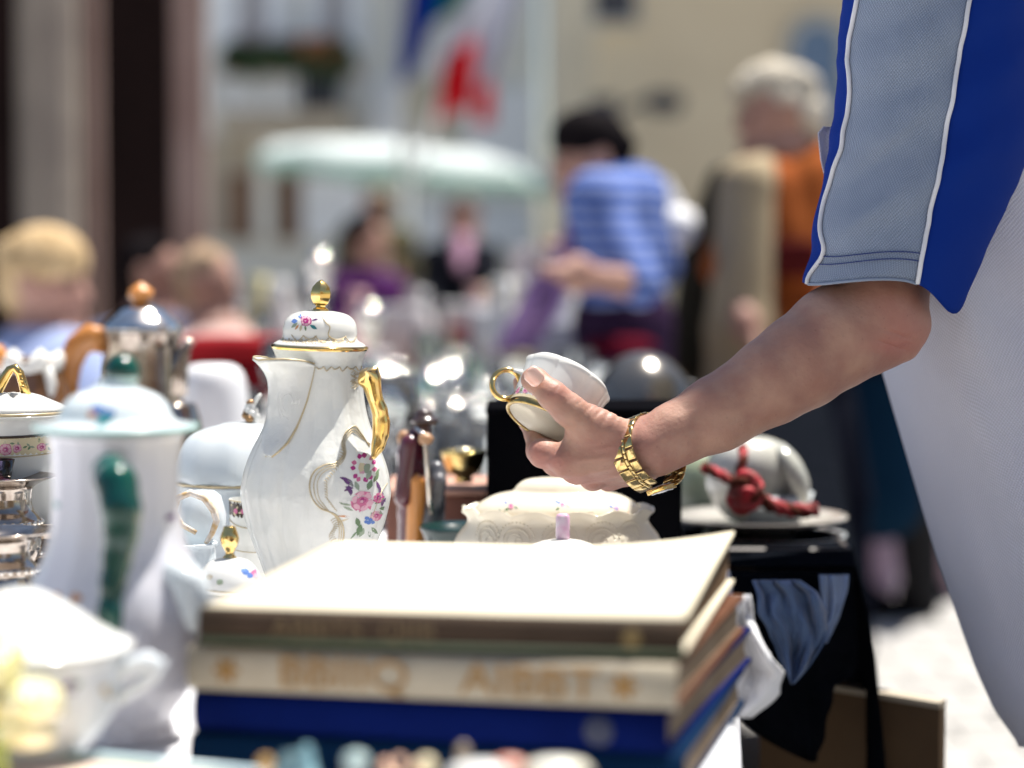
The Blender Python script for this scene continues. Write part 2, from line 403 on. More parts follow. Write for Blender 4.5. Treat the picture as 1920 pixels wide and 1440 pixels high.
# ---- buildings
tan=mat('tan render',(.66,.55,.38),.9,col2=(.61,.50,.34),nscale=1.2,bump=.2,bscale=20,bdist=.01)
tan_w=mat('pale render',(.80,.79,.73),.9,col2=(.74,.73,.66),nscale=1)
taupe=mat('taupe stone',(.44,.39,.31),.9,col2=(.36,.31,.25),nscale=2)
colst=mat('column stone',(.34,.29,.24),.85,col2=(.25,.21,.18),nscale=3,bump=.3,bscale=12,bdist=.02)
colpink=mat('pink stone',(.34,.245,.215),.85,col2=(.27,.18,.155),nscale=3)
shade_wall=mat('dark interior wall',(.022,.012,.011),.95,spec=.1,col2=(.014,.008,.007),nscale=2)  # near-black colour stands in for the deep shade inside the arcade
greyst=mat('grey wall',(.50,.50,.46),.9,col2=(.42,.42,.39),nscale=1)
whitep=mat('white paint',(.86,.88,.90),.6,col2=(.80,.83,.85),nscale=3)
darkmet=mat('dark metal',(.03,.035,.05),.4,.3)
darkgl=mat('window glass dark',(.05,.055,.07),.08,col2=(.03,.035,.05),nscale=.6)
bluegl=mat('blue shutter',(.13,.20,.30),.5,col2=(.10,.16,.25))
def wall_rect(mb,x0,x1,y0,y1,d,th=.3,mi=0):
    a=P(x0,y0,d); b=P(x1,y1,d); c=(a+b)/2
    z0=min(a.z,b.z); z1=max(a.z,b.z)
    mb.box(((a.x+b.x)/2,c.y+th/2,(z0+z1)/2),(abs(b.x-a.x)/2,th/2,(z1-z0)/2)); return mb
def rect_part(name,x0,x1,y0,y1,d,m,par,th=.05,dy=0):
    a=P(x0,(y0+y1)/2,d); b=P(x1,(y0+y1)/2,d); z0=P(x0,y1,d).z; z1=P(x0,y0,d).z
    mb=MB(); mb.box(((a.x+b.x)/2,WY[par.name.split('.')[0]]+dy-th/2,(z0+z1)/2),(abs(b.x-a.x)/2,th/2,abs(z1-z0)/2))
    return mb.build(name,m,par,smooth=False,world=True)
WY={}
# tan house at right
d=25; hy=P(1300,300,d).y
t1=thing('tan_house','tan plastered house front with one dark window and a blue arched one','house',(6,hy,0)); WY['tan_house']=hy
mb=MB(); mb.box((P(1122,0,d).x+7,hy+.3,5),(7,.3,5)); mb.build('wall',tan,t1,smooth=False,world=True)
wn=rect_part('window',1112,1190,-190,40,d,darkgl,t1,.04,dy=-.01); rect_part('sill',1104,1198,42,52,d,greyst,t1,.14)
rect_part('frame',1106,1112,-190,42,d,greyst,t1,.08); rect_part('frame',1190,1196,-190,42,d,greyst,t1,.08)
# arched window
mb=MB(); cx=P(1530,90,d); R_=52/F*d; pts=[]
for k in range(13):
    a=pi*k/12; pts.append((cx.x+cos(a)*R_,cx.z+sin(a)*R_))
pts=[(cx.x+R_,P(0,250,d).z)]+pts+[(cx.x-R_,P(0,250,d).z)]
n=len(pts); vs=[(p[0],hy-.05,p[1]) for p in pts]+[(p[0],hy+.02,p[1]) for p in pts]
mb.add(vs,[tuple(range(n))]+[(i,(i+1)%n,(i+1)%n+n,i+n) for i in range(n)]); ab=mb.build('arched_shutter',bluegl,t1,smooth=False,world=True)
mb=MB(); mb.tube([(p[0],hy-.06,p[1]) for p in pts],.05,n=6); mb.build('arch_frame',greyst,ab)
rect_part('eave',1100,2000,-420,-390,d,wood_br,t1,.5)
# wall lantern bracket
ln=thing('wall_lantern','dark iron lantern bracket reaching out from the tan house corner','lantern',(P(1150,230,24).x,hy,P(1150,230,24).z))
mb=MB(); a=P(1135,330,24); mb.tube([P(1135,330,24),P(1138,260,24),P(1165,210,24),P(1200,192,24),P(1280,195,24)],.035,n=6); mb.build('arm',darkmet,ln,world=True)
mb=MB(); c=P(1245,200,24); mb.lathe([(.02,.16),(.18,.12),(.21,.02),(.16,-.06),(.02,-.08)],10,c=c); mb.build('lamp_shade',darkmet,ln,world=True)
mb=MB(); c=P(1130,250,24); mb.bbox(c,(.13,.1,.35),.02); mb.build('lantern_box',darkmet,ln,world=True)
# white house in the middle
d=30; hy2=P(700,300,d).y; XL=P(384,0,d).x; XR=P(1010,0,d).x
t2=thing('white_house','pale house front with white shutters and a planted balcony','house',((XL+XR)/2,hy2,0)); WY['white_house']=hy2
mb=MB(); mb.box(((XL+XR)/2,hy2+.3,5),((XR-XL)/2,.3,5)); mb.build('wall',tan_w,t2,smooth=False,world=True)
rect_part('plinth',384,690,262,452,d,taupe,t2,.12)
for (x0,x1) in ((400,452),(500,548),(575,608),(650,690)): rect_part('shutter',x0,x1,-140,100,d,whitep,t2,.08)
for (x0,x1) in ((455,498),(610,648)): rect_part('window',x0,x1,-140,100,d,mat('curtained pane',(.45,.42,.43),.3,col2=(.40,.38,.39)),t2,.03)
bs=rect_part('balcony_slab',428,662,214,262,d,taupe,t2,1.0)
for (x0,x1,m_) in ((430,500,whitep),(503,572,whitep),(576,650,darkmet)):
    rect_part('balcony_panel',x0,x1,118,214,d,m_,t2,.05,dy=-.95)
mb=MB(); 
for k in range(9): 
    a=P(432+k*27,116,d); b=P(432+k*27,216,d); mb.tube([(a.x,hy2-1.03,a.z),(a.x,hy2-1.03,b.z)],.015,n=5)
a=P(428,114,d); b=P(660,114,d); mb.tube([(a.x,hy2-1.03,a.z),(b.x,hy2-1.03,a.z)],.025,n=5); mb.build('railing',darkmet,t2,world=True)
rect_part('door',430,478,325,452,d,wood_br,t2,.16); rect_part('pilaster',485,515,262,452,d,tan_w,t2,.3)
rect_part('door',520,562,330,452,d,wood_br,t2,.16)
rect_part('shop_panel',570,682,330,452,d,whitep,t2,.2); rect_part('shop_panel',790,1000,390,470,d,whitep,t2,.25)
rect_part('wall_panel',700,760,150,270,d,whitep,t2,.1); rect_part('wall_panel',770,850,150,330,d,mat('cream render',(.60,.55,.42),.9),t2,.1)
rect_part('wall_panel',880,1005,170,330,d,whitep,t2,.14)
# grey gable side between
d=27; t3=thing('grey_house','grey side wall of a narrow house leaning into the gap by the flags','house',(P(1060,0,d).x,P(1060,300,d).y,0))
mb=MB(); y0=P(0,300,d).y
q=[P(1015,-600,d),P(1118,-600,d),P(1124,330,d),P(1124,560,d),P(1040,560,d),P(1030,330,d)]
q=[(a.x,0,a.z) for a in q]; vs=[(a,y0,c) for a,_,c in q]+[(a,y0+3,c) for a,_,c in q]
mb.add(vs,[(0,1,2,3,4,5),(11,10,9,8,7,6)]+[(i,i+6,(i+1)%6+6,(i+1)%6) for i in range(6)]); mb.build('wall',greyst,t3,smooth=False,world=True)
mb=MB(); mb.box((P(1055,0,d).x,y0-.05,P(0,-60,d).z),(.5,.1,.08)); mb.build('cornice',whitep,t3,smooth=False,world=True)
# arcade at left
d=9.2; ya=P(200,500,d).y
t4=thing('arcade','shaded stone arcade with a pale column and dark brown depths','arcade',(P(150,0,d).x,ya,0))
mb=MB(); mb.box((P(150,0,d).x-1.9,ya+1.6,2.6),(2.15,.1,2.6)); mb.build('back_wall',shade_wall,t4,smooth=False,world=True)
mb=MB(); mb.box((P(150,0,d).x-1.9,ya+.8,5.25),(2.4,.9,.08)); mb.build('ceiling',shade_wall,t4,smooth=False,world=True)
mb=MB(); mb.box((P(150,0,d).x-4.2,ya+.8,2.6),(.08,.9,2.6)); mb.build('side_wall',shade_wall,t4,smooth=False,world=True)
def column(name,xc,r,mats):
    c=on(xc,d,0); mb=MB(); mb.lathe([(r*1.35,0),(r*1.35,.12),(r*1.15,.18),(r*1.02,.3),(r,.5),(r*.97,4.4),(r*1.1,4.5),(r*1.4,4.9),(r*1.4,5.15)],10,c=c); return mb.build(name,mats,t4,world=True,smooth=False)
column('column',100,.118,colst)
mb=MB(); c=on(356,d,0); mb.box((c.x,ya+.03,2.6),(.062,.04,2.6)); mb.build('pier',colpink,t4,smooth=False,world=True)
mb=MB(); c=on(166,d,0); mb.box((c.x,ya+.12,2.6),(.030,.03,2.6)); mb.build('pilaster',colpink,t4,smooth=False,world=True)
# house behind the photographer (mirrored in the silver)
t5=thing('street_house','plastered house row behind the viewer, mirrored in the silver','house',(0,-15,0))
mb=MB(); mb.box((0,-15.3,4.2),(22,.3,4.2)); mb.build('wall',mat('ochre render',(.34,.27,.19),.9),t5,smooth=False,world=True)
for i in range(9):
    for zz in (1.8,5.2):
        mb=MB(); mb.box((-16+i*4,-14.98,zz),(.6,.03,.95)); mb.build('window',darkgl,t5,smooth=False,world=True)
# balcony plants
fl=thing('balcony_flowers','dark green trailing plants with orange red geraniums on the balcony rail','flowers',P(545,120,28.9))
leafm=mat('leaf green',(.05,.10,.04),.7,col2=(.03,.06,.025),nscale=5); leafl=mat('light leaf',(.14,.22,.07),.7); gera=mat('geranium',(.75,.20,.08),.7)
rnd=random.Random(3)
def foliage(x0,x1,y0,y1,n,m,name,d=28.85,sz=.11):
    mb=MB()
    for _ in range(n):
        x=rnd.uniform(x0,x1); y=rnd.gauss((y0+y1)/2,(y1-y0)/4); c=P(x,y,d+rnd.uniform(-.25,.15)); u=Vector((rnd.gauss(0,1),rnd.gauss(0,1),rnd.gauss(0,1))).normalized(); v=u.orthogonal().normalized()
        s_=sz*rnd.uniform(.6,1.3); mb.add([c-u*s_,c+v*s_*.5,c+u*s_,c-v*s_*.5],[(0,1,2,3)])
    o=mb.build(name,m,fl,smooth=False,world=True); return o
foliage(425,655,84,132,900,leafm,'foliage',sz=.14); foliage(440,650,88,122,220,leafl,'foliage'); foliage(560,625,72,108,120,gera,'blossom',sz=.09); foliage(440,560,66,96,90,mat('faded blossom',(.35,.25,.25),.7),'blossom',sz=.07)
for (k) in (450,520,590,640):
    c=P(k,128,28.95); mb=MB(); mb.bbox(c,(.2,.1,.09),.02); mb.build('planter',mat('terracotta',(.25,.12,.07),.8),fl,smooth=False,world=True)
# flags
red=mat('flag red',(.60,.008,.015),.8,col2=(.50,.006,.012)); gr=mat('flag green',(.004,.13,.09),.8); bl=mat('flag blue',(.002,.02,.19),.8); wh=mat('flag white',(.72,.72,.78),.8)
fg=thing('tricolour_flag','green, white and red flag hanging in folds from a slanting pole','flag',P(830,-60,20))
def cloth_strip(name,top,bot,m,par,d=20,n=10,amp=.05,ph=0):
    rows=[]
    for j in range(9):
        t=j/8; row=[]
        for i in range(n+1):
            u=i/n; x=(top[0]+(top[1]-top[0])*u)*(1-t)+(bot[0]+(bot[1]-bot[0])*u)*t; y=(top[2]+(top[3]-top[2])*u)*(1-t)+(bot[2]+(bot[3]-bot[2])*u)*t
            row.append(P(x,y,d+amp*2.2*sin(u*7+ph+t*2)))
        rows.append(row)
    mb=MB(); mb.grid(rows); return mb.build(name,m,par,world=True,solid=.004)
cloth_strip('green_band',(785,925,-60,-95),(775,858,70,15),gr,fg,20)
cloth_strip('white_band',(840,960,0,-60),(812,888,140,95),wh,fg,20.1)
cloth_strip('red_band',(832,896,104,72),(818,884,228,196),red,fg,19.9)
cloth_strip('white_band',(895,1005,-100,-110),(890,920,205,165),wh,fg,20.15,ph=2)
cloth_strip('red_band',(890,924,168,160),(892,926,236,230),red,fg,19.95,ph=1)
mb=MB(); mb.tube([P(780,330,20.2),P(960,-250,20.2)],.03,n=8); mb.build('pole',whitep,fg,world=True)
fb=thing('blue_flag','plain blue flag drooping beside the tricolour','flag',P(775,-60,19.7))
cloth_strip('cloth',(748,862,-80,-110),(748,786,165,120),bl,fb,19.7)
mb=MB(); mb.tube([P(757,330,19.8),P(762,-200,19.8)],.03,n=8); mb.build('pole',greyst,fb,world=True)
# ---------------- parasol
dp=24; pc=P(765,300,dp)
ps=thing('market_parasol','wide white market parasol with pale green scalloped edge over far stalls','parasol',(pc.x,pc.y,0))
paw=mat('parasol canvas',(.82,.86,.85),.8,col2=(.78,.82,.81),tl=.55); pag=mat('parasol valance green',(.33,.48,.42),.8)
mb=MB(); R_=283/F*dp; zt=P(0,262,dp).z-.05; ze=P(0,318,dp).z
tl=Matrix.Rotation(radians(5.2),3,'Y')
def tlt(v): v=Vector(v); c=Vector((pc.x,pc.y,ze)); return c+tl@(v-c)
m2=MB(); m2.lathe([(.03,zt+.03),(R_*.3,zt-.0),(R_*.65,zt-.04),(R_*.9,zt-.11),(R_,ze+.02)],32,c=(pc.x,pc.y,0),fn=lambda a,r,z:(r*(1-.03*abs(sin(4*a))),z-.05*abs(sin(4*a))*r/R_),close=False)
m2.v=[tuple(tlt(v)) for v in m2.v]; m2.build('canopy',paw,ps,world=True,solid=.006)
m3=MB(); m3.lathe([(R_,ze+.02),(R_*1.005,ze-.07)],64,c=(pc.x,pc.y,0),fn=lambda a,r,z:(r*(1-.03*abs(sin(4*a))),z-.05*abs(sin(4*a))-(.03*abs(sin(16*a)) if z<ze else 0)),close=False)
m3.v=[tuple(tlt(v)) for v in m3.v]; m3.build('valance',pag,ps,world=True,solid=.006)
for k in range(8):
    a=k*pi/4; m4=MB(); m4.tube([tlt((pc.x,pc.y,zt)),tlt((pc.x+R_*.97*sin(a),pc.y-R_*.97*cos(a),ze))],.014,n=5); m4.build('rib',wood_br,ps,world=True)
m4=MB(); m4.tube([(pc.x,pc.y,0),(pc.x,pc.y,zt+.2)],.03,n=8); m4.build('pole',whitep,ps,world=True)
# ================================================================ TABLES
def edge1(y): return .0885*y
def edgeX(y): return .336+.12*(y-2.38)
for nm,lab,y0,y1,ef in (('stall_table','trestle table under white cloth carrying the porcelain and the books',.95,2.372,edge1),('stall_table','trestle table continuing behind the first, black cloth down its front and side',2.378,5.6,edgeX)):
    tb=thing(nm,lab,'table',(-.8,(y0+y1)/2,0)); xs0=-2.0
    mb=MB(); v=[(xs0,y0,TZ-.002),(ef(y0)-.005,y0,TZ-.002),(ef(y1)-.005,y1,TZ-.002),(xs0,y1,TZ-.002)]
    mb.add(v+[(a,b,TZ-.032) for a,b,_ in v],[(0,1,2,3),(7,6,5,4),(0,4,5,1),(1,5,6,2),(2,6,7,3),(3,7,4,0)]); mb.build('tabletop',wood_br,tb,smooth=False,world=True)
    for (x,y) in ((-1.8,y0+.2),(0,y0+.2),(ef(y1)-.1,y1-.2),(-1.8,y1-.2)):
        mb=MB(); mb.tube([(x,y,0),(x,y,TZ-.03)],.02,n=8); mb.build('leg',darkmet,tb,world=True)
def cover(name,label,x_of,y0,y1,z,m,wr=.0012,nx=60,ny=60):
    rows=[]
    for j in range(ny+1):
        y=y0+(y1-y0)*j/ny; a,b=x_of(y); row=[]
        for i in range(nx+1):
            x=a+(b-a)*i/nx; row.append((x,y,z+wr*(1+sin(x*37+y*9)*sin(y*31-x*7))*.5))
        rows.append(row)
    mb=MB(); mb.grid(rows); return tag(mb.build(name,m),label,'tablecloth')
cover('tablecloth','white tablecloth spread under the porcelain and the books',lambda y:(-2.0,edge1(y)-.004),.95,2.372,TZ+.0005,white_cloth)
cover('tablecloth','white tablecloth spread under the glassware further along',lambda y:(-2.0,.10+.1*(y-2.4)),2.378,5.6,TZ+.0005,white_cloth)
def side_drape(name,label,y0,y1,ef,m,z1=.03,fold=.02,zt=TZ+.002,n=70):
    rows=[]
    for j in range(n+1):
        y=y0+(y1-y0)*j/n; e=ef(y)+.004; row=[(e-.1,y,zt),(e-.02,y,zt),(e,y,zt)]
        for k in range(1,13):
            t=k/12; row.append((e+.003+fold*(1-math.exp(-t*5))*(1+sin(y*38+2*t+3*sin(y*5))),y,zt-(zt-z1)*t))
        rows.append(row)
    mb=MB(); mb.grid(rows); return tag(mb.build(name,m,solid=.0015),label,'cloth')
side_drape('black_drape','black cloth hanging to the ground down the right side of the stall',2.378,5.5,edgeX,blackcloth)
side_drape('white_drape','white cloth hanging down the side of the front table beside the books',1.0,2.36,edge1,white_cloth,z1=.45,fold=.004)

# unseen parasol, placed and shaped to shade the seller but not the hand
sp0=thing('stall_parasol','square cream parasol standing over the seller, above and right of the picture','parasol',(1.95,2.29,0))
mb=MB(); cxp,cyp,hp0,ze_=1.95,2.29,1.5,2.25; q=[(cxp-hp0,cyp,ze_),(cxp,cyp-hp0,ze_),(cxp+hp0,cyp,ze_),(cxp,cyp+hp0,ze_)]; ap=(cxp,cyp,ze_+.45)
mb.add(q+[ap],[(0,1,4),(1,2,4),(2,3,4),(3,0,4)]); mb.build('canopy',mat('cream canvas',(.50,.46,.38),.9),sp0,smooth=False,world=True,solid=.004)
mb=MB(); mb.grid([[q[i%4] for i in range(5)],[(q[i%4][0],q[i%4][1],ze_-.12) for i in range(5)]]); mb.build('valance',mat('cream canvas',(.50,.46,.38),.9),sp0,smooth=False,world=True,solid=.003)
mb=MB(); mb.tube([(ap[0],ap[1],0),(ap[0],ap[1],ze_+.5)],.025,n=10); mb.build('pole',wood_br,sp0,world=True)
for p in q: mb=MB(); mb.tube([(p[0],p[1],ze_),(ap[0],ap[1],ap[2]-.01)],.012,n=6); mb.build('rib',wood_br,sp0,world=True)
# ================================================================ PORCELAIN AND METAL ON THE TABLE
def px_prof(prof,by,sc): return [(r*sc,(by-y)*sc)+tuple(q) for (r,y,*q) in prof]
def smoothprof(pr,n=4):
    out=[]; P_=[pr[0]]+pr+[pr[-1]]
    for i in range(1,len(P_)-2):
        p0,p1,p2,p3=[np.array(P_[i+j][:2],float) for j in(-1,0,1,2)]
        for t in np.linspace(0,1,n,endpoint=False):
            q=.5*((2*p1)+(-p0+p2)*t+(2*p0-5*p1+4*p2-p3)*t*t+(-p0+3*p1-3*p2+p3)*t**3); out.append((max(q[0],0),q[1])+tuple(P_[i][2:]))
    out.append(pr[-1]); return out
# ---- hero coffee pot
d=2.0; sc=d/F; by=rowz(TZ,d); cx=600; loc=on(586,d); XS=lambda x,y: x+14-(by-y)*.0297
loc.z+=.002
pot=thing('coffee_pot','tall white porcelain coffee pot with gold handle, rose bouquet and acorn knob','coffee pot',loc); pot.rotation_euler=(0,radians(1.7),0)
body=[(0,by),(74,by),(82,by-6),(76,1162),(72,1142),(80,1116),(90,1086),(102,1054),(118,1015),(130,980),(139,935),(138,910),(132,880),(120,848),(103,812),(91,778),(84,740),(81,700),(80,682),(84,668),(89,658)]
sb=smoothprof([(r,y) for r,y in body],3)
flute=lambda a,r,z:(r*(1+.024*(abs(sin(a*8))**.7-.6)*min(1,max(0,(z-.03)/.03))*min(1,max(0,(.215-z)/.02))),z)
mb=MB(); mb.lathe(px_prof(sb,by,sc),192,fn=flute,close=True); mb.build('body',porc_relief,pot)
mb=MB(); mb.lathe(px_prof([(89,659),(90.5,656),(90,652),(86,651)],by,sc),96,close=False); mb.build('gold_rim',gold,pot)
lid=[(86,651),(84,648),(79,645),(72,641),(69,634),(69,622),(66,609),(60,600),(50,593),(36,589),(20,587),(0,587)]
mb=MB(); mb.lathe(px_prof(smoothprof(lid,3),by,sc),96); lo=mb.build('lid',porc,pot)
kn=[(19,590),(15,584),(9,580),(10,577),(15,573),(19,564),(20,553),(17,543),(9,534),(3,530),(0,529)]
mb=MB(); mb.lathe(px_prof(kn,by,sc),12,fn=lambda a,r,z:(r*(1+.05*cos(a*6)),z)); mb.build('knob',gold,lo,sharp=25)
surf=lathe_surf([(r,by-(by-y)) for r,y in []] or [(r,y) for r,y in [(r,by-y) for r,y in body]],cx,by,sc)
# (lathe_surf wants height above base)
surf=lathe_surf([(r,by-y) for r,y in body],cx,by,sc,fn=flute)
lsurf=lathe_surf([(r,by-y) for r,y in lid],cx,by,sc)
surf0,lsurf0=surf,lsurf
surf=lambda x,y,off: surf0(XS(x,y),y,off)
lsurf=lambda x,y,off: lsurf0(XS(x,y),y,off)
# spout
rowsS=[(673,484,599),(680,489,598),(690,498,597),(707,508,594),(729,512,589),(750,511,584),(773,510,576),(799,510,566),(826,511,551),(845,514,533),(854,519,521)]
def rB(y): return float(np.interp(y,[q[1] for q in body[::-1]],[q[0] for q in body[::-1]]))
rowsS=[(y,XS(a,y),XS(b,y)) for y,a,b in rowsS]; grid=[]
for (y,xl,xr) in rowsS:
    r=rB(y); thr=asin((xr-cx)/r); thc=np.interp(y,[673,854],[radians(-50),radians(-41)]); half=thr-thc
    e=max((cx-xl)/sin(-thc)-r,0); row=[]
    mxr=lambda e_:max((r+.8+e_*(1-abs(u)**1.6)**1.25+3.0*sin(pi*(1-abs(u)))*(1 if e>3 else .3))*-sin(thc+u*half) for u in [-1+q_/16 for q_ in range(33)])
    while e>0 and mxr(e)>cx-xl: e-=.5
    for i in range(17):
        u=-1+2*i/16; th=thc+u*half; bulge=(1-abs(u)**1.6)**1.25; rr=r+.8+e*bulge+3.0*sin(pi*(1-abs(u)))*(1 if e>3 else .3)
        yy=y+(6*(bulge) if y<675 else 0)-(5*(1-bulge) if y<675 else 0)*0+(10*(abs(u))**2 if y<675 else (5*abs(u)**2 if y<685 else 0)) - (4*sin(pi*abs(u)) if y<675 else 0)
        row.append(Vector((rr*sin(th)*sc,-rr*cos(th)*sc,(by-yy)*sc)))
    grid.append(row)
mb=MB(); mb.grid(grid); sp=mb.build('spout',porc_relief,pot); md=sp.modifiers.new('sub','SUBSURF'); md.levels=md.render_levels=2; md=sp.modifiers.new('thick','SOLIDIFY'); md.thickness=.0022; md.offset=-.6
mb=MB(); mb.tube([r_[-1]+Vector((.0003,-.0006,0)) for r_ in grid[1:]],.0009,n=6); mb.tube([r_[0]+Vector((0,.0005,0)) for r_ in grid[1:]],.0009,n=6); mb.tube([p+Vector((0,0,.0005)) for p in grid[0]],.0008,n=6); mb.build('spout_gilding',gold_pale,sp)
# spout relief scrolls
mb=MB()
def spt(fi,u):
    fi=max(0,min(len(grid)-1.001,fi)); j=int(fi); t=fi-j; k=(u+1)*8; k=max(0,min(15.999,k)); i=int(k); q=k-i
    a=grid[j][i].lerp(grid[j][i+1],q); b=grid[j+1][i].lerp(grid[j+1][i+1],q); p=a.lerp(b,t); n=Vector((p.x,p.y,0)).normalized(); return p+n*.0011
for (c0,c1,r0,turn) in ((2.6,.45,1.3,1),(5.2,.45,1.4,-1),(7.4,.4,1.0,1)):
    for kk in (1,.72,.45):
        mb.tube([spt(c0+r0*kk*cos(a)*1.1,c1+.36*kk*sin(a)) for a in [turn*(.3+q*.28) for q in range(17)]],.0009,n=6)
mb.tube([spt(q*.5,.86) for q in range(1,18)],.0008,n=6)
mb.build('spout_relief',porc,sp)
# handle
def H(x,y,dd=0): return Vector(((XS(x,y)-cx)*sc,dd,(by-y)*sc))
pr=[]; hp=[(684,712,9,-.035),(697,702,14,-.035),(704,716,14.5,-.034),(706,732,12.5,-.033),(710,746,11.5,-.032),(717,764,13.5,-.031),(720,788,15,-.03),(719,808,14,-.03),(714,830,11,-.032),(706,850,7,-.036)]
for a,b in zip(hp,hp[1:]): pr.append(('c',H(a[0],a[1],a[3]),H(b[0],b[1],b[3]),a[2]*.9*sc,b[2]*.9*sc))
pr+= [('c',H(704,706,-.034),H(684,697,-.03),8*sc,4*sc),('c',H(704,706,-.034),H(714,682,-.034),9*sc,2.5*sc),('c',H(702,704,-.034),H(694,692,-.045),8*sc,4*sc)]
hm=relax(sdf_mesh(pr,.0007,.006),24)
for i_,v_ in enumerate(hm.v):
    pass
hd=hm.build('handle',gold,pot)
# painting on pot
pa=Paint(surf)
Z=lambda x,y:(420+x/3.84,780+y/3.84)
def L(pts,r=1.1,c='gold',off=.0003): pa.line([Z(*p) for p in pts],r,c,off,sc=sc)
for dx,rr in ((0,1.5),(26,.9),(48,.7)):
    L([(1060+dx*.2,205-dx*.3),(1000,110+dx*.6),(960-dx*.1,60+dx*.8),(905+dx*.4,95+dx*.5),(880+dx*.4,170),(893+dx*.3,245),(850+dx*.5,300+dx*.3),(760+dx*.6,322+dx*.6),(692+dx,372+dx*.4),(665+dx*1.1,455),(682+dx,545),(735+dx*.6,615-dx*.4),(800,645),(850-dx*.2,672+dx*.2),(888-dx*.5,740),(890-dx*.6,835),(852-dx*.2,905),(822,965)],rr)
for k in range(26):      # frilled inner edge
    a=k/25; x=np.interp(a,[0,.3,.55,.8,1],[880,850,765,770,830]); y=np.interp(a,[0,.3,.55,.8,1],[180,315,420,540,625])
    L([(x,y),(x+14,y+5),(x+20,y+16)],.7)
for k in range(18):
    y=690+k*15; x=850+18*sin(k*.6); L([(x,y),(x-26,y+6),(x-42,y+20)],.6)
L([(1080,700),(1130,560),(1180,470)],.8)
def RZ(x,y): return Z(x,y)
for (x,y,l,w_,r,c) in ((1000,500,60,26,4.3,'leaf2'),(1060,500,60,28,5.0,'leaf'),(1085,640,70,34,.6,'leaf2'),(960,560,60,20,3.3,'leaf'),(1030,770,60,26,2.0,'leaf2'),(1075,770,60,24,1.0,'leaf'),(980,690,60,30,1.3,'leaf'),(1015,740,75,34,1.9,'leaf'),(1050,690,60,30,.6,'leaf2'),(1010,790,40,14,2.4,'leaf2'),(1055,800,50,22,1.2,'leaf'),(985,790,60,12,2.3,'leaf'),(960,640,60,16,3.6,'leaf2'),(950,600,60,12,3.3,'leaf2'),(965,470,50,14,4.0,'leaf2'),(1050,430,60,24,-1.2,'leaf2'),(1090,450,60,22,-1.0,'leaf'),(1105,400,40,18,-.9,'leaf'),(1100,600,60,22,-.4,'leaf'),(940,680,70,12,3.2,'oran'),(930,695,60,10,2.8,'gold'),(915,600,45,8,3.6,'leaf2'),(1130,640,50,22,.2,'leaf'),(1075,660,50,26,1.0,'leaf2')):
    X,Y=Z(x,y); pa.leaf(X,Y,l*1.25/3.84,w_*1.3/3.84,r,c)
for (x,y,l,w_,r) in ((870,405,60,18,.3),(895,425,60,20,.5),(930,415,55,18,1.1),(930,455,60,22,1.4),(905,470,50,16,.2),(945,480,45,20,1.6),(900,500,40,14,-.5),(1110,440,70,18,1.2),(1130,470,80,20,1.4),(1145,510,80,22,1.3),(1155,560,60,20,1.6),(1120,520,60,20,.9)):
    X,Y=Z(x,y); pa.leaf(X,Y,l*1.2/3.84,w_*1.3/3.84,r,'purp')
X,Y=Z(1022,575); pa.rose(X,Y,20)
for k in range(11):       # open pink flower, ring of ragged petals
    a=k/11*2*pi+.25
    if .2<(a%(2*pi))<1.0: pass
    X,Y=Z(1028+52*cos(a),345+66*sin(a)); pa.leaf(X,Y,40/3.84,34/3.84,a+(.3 if k%2 else -.3),'mag' if k%3 else 'pink')
X,Y=Z(1025,350); pa.blob(X,Y,8,10,'cream' if False else 'lpink',off=.0003); X,Y=Z(1050,350); pa.blob(X,Y,5,9,'leaf2',off=.0005); X,Y=Z(1015,340); pa.blob(X,Y,6,8,'cream',off=.0004)
X,Y=Z(1128,560); pa.rose(X,Y,10,'mag','purp','pink'); X,Y=Z(1110,690); pa.rose(X,Y,10)
for (x,y) in ((1050,700),(1070,715),(1060,735),(1085,735),(1045,728)): X,Y=Z(x,y); pa.blob(X,Y,3.4,3.4,'blue',off=.0004)
pa.done('painted_bouquet',pot)
pa=Paint(surf)                                     # gilding below the neck
for k in range(6): pa.line([(602+k*14,688),(606+k*14,692+(k%2)*3),(612+k*14,690),(615+k*14,687)],1.0,'gold',.0003,sc=sc)
for k in range(14): pa.line([(662+k%5*3,690+k*2.4),(668+k%4*3,694+k*2.4),(664+k%3*4,698+k*2.4)],.7,'gold',.0003,sc=sc)
pa.done('neck_gilding',pot)
pa=Paint(lsurf)
Z2=lambda x,y:(420+x/3.84,500+y/3.84)
for (x,y,l,w_,r,c) in ((560,405,50,34,3.0,'blue'),(585,385,40,26,4.0,'blue'),(560,420,60,24,2.5,'leaf2'),(650,430,60,26,.5,'teal'),(660,400,50,14,-.3,'purp'),(590,430,50,20,1.8,'gold'),(570,430,50,16,2.2,'oran'),(615,435,40,16,1.4,'leaf')): X,Y=Z2(x,y); pa.leaf(X,Y,l/3.84,w_/3.84,r,c)
X,Y=Z2(620,402); pa.rose(X,Y,10,'mag','mag','lpink')
for i,(ca,rad) in enumerate(((560,45),(650,50),(740,55),(840,60),(930,40))):
    q=[Z2(ca-rad+2*rad*t,505+38*sin(pi*t)*(1 if i%2==0 else .6)) for t in np.linspace(0,1,6)]; pa.line(q,.8,'gold',.0003,sc=sc)
    q=[Z2(ca-rad*.7+1.4*rad*t,520+28*sin(pi*t)) for t in np.linspace(0,1,5)]; pa.line(q,.6,'gold',.0003,sc=sc)
pa.line([Z2(730,360),Z2(760,410),Z2(790,440),Z2(780,500),Z2(830,540)],1,'gold',.0003,sc=sc)
for k in range(22): a=440+k*24; q=[Z2(a,548+(k%3)*8),Z2(a+10,530+(k%2)*10),Z2(a+16,560)]; pa.line(q,.7,'gold',.0003,sc=sc)
pa.done('lid_painting',lo)
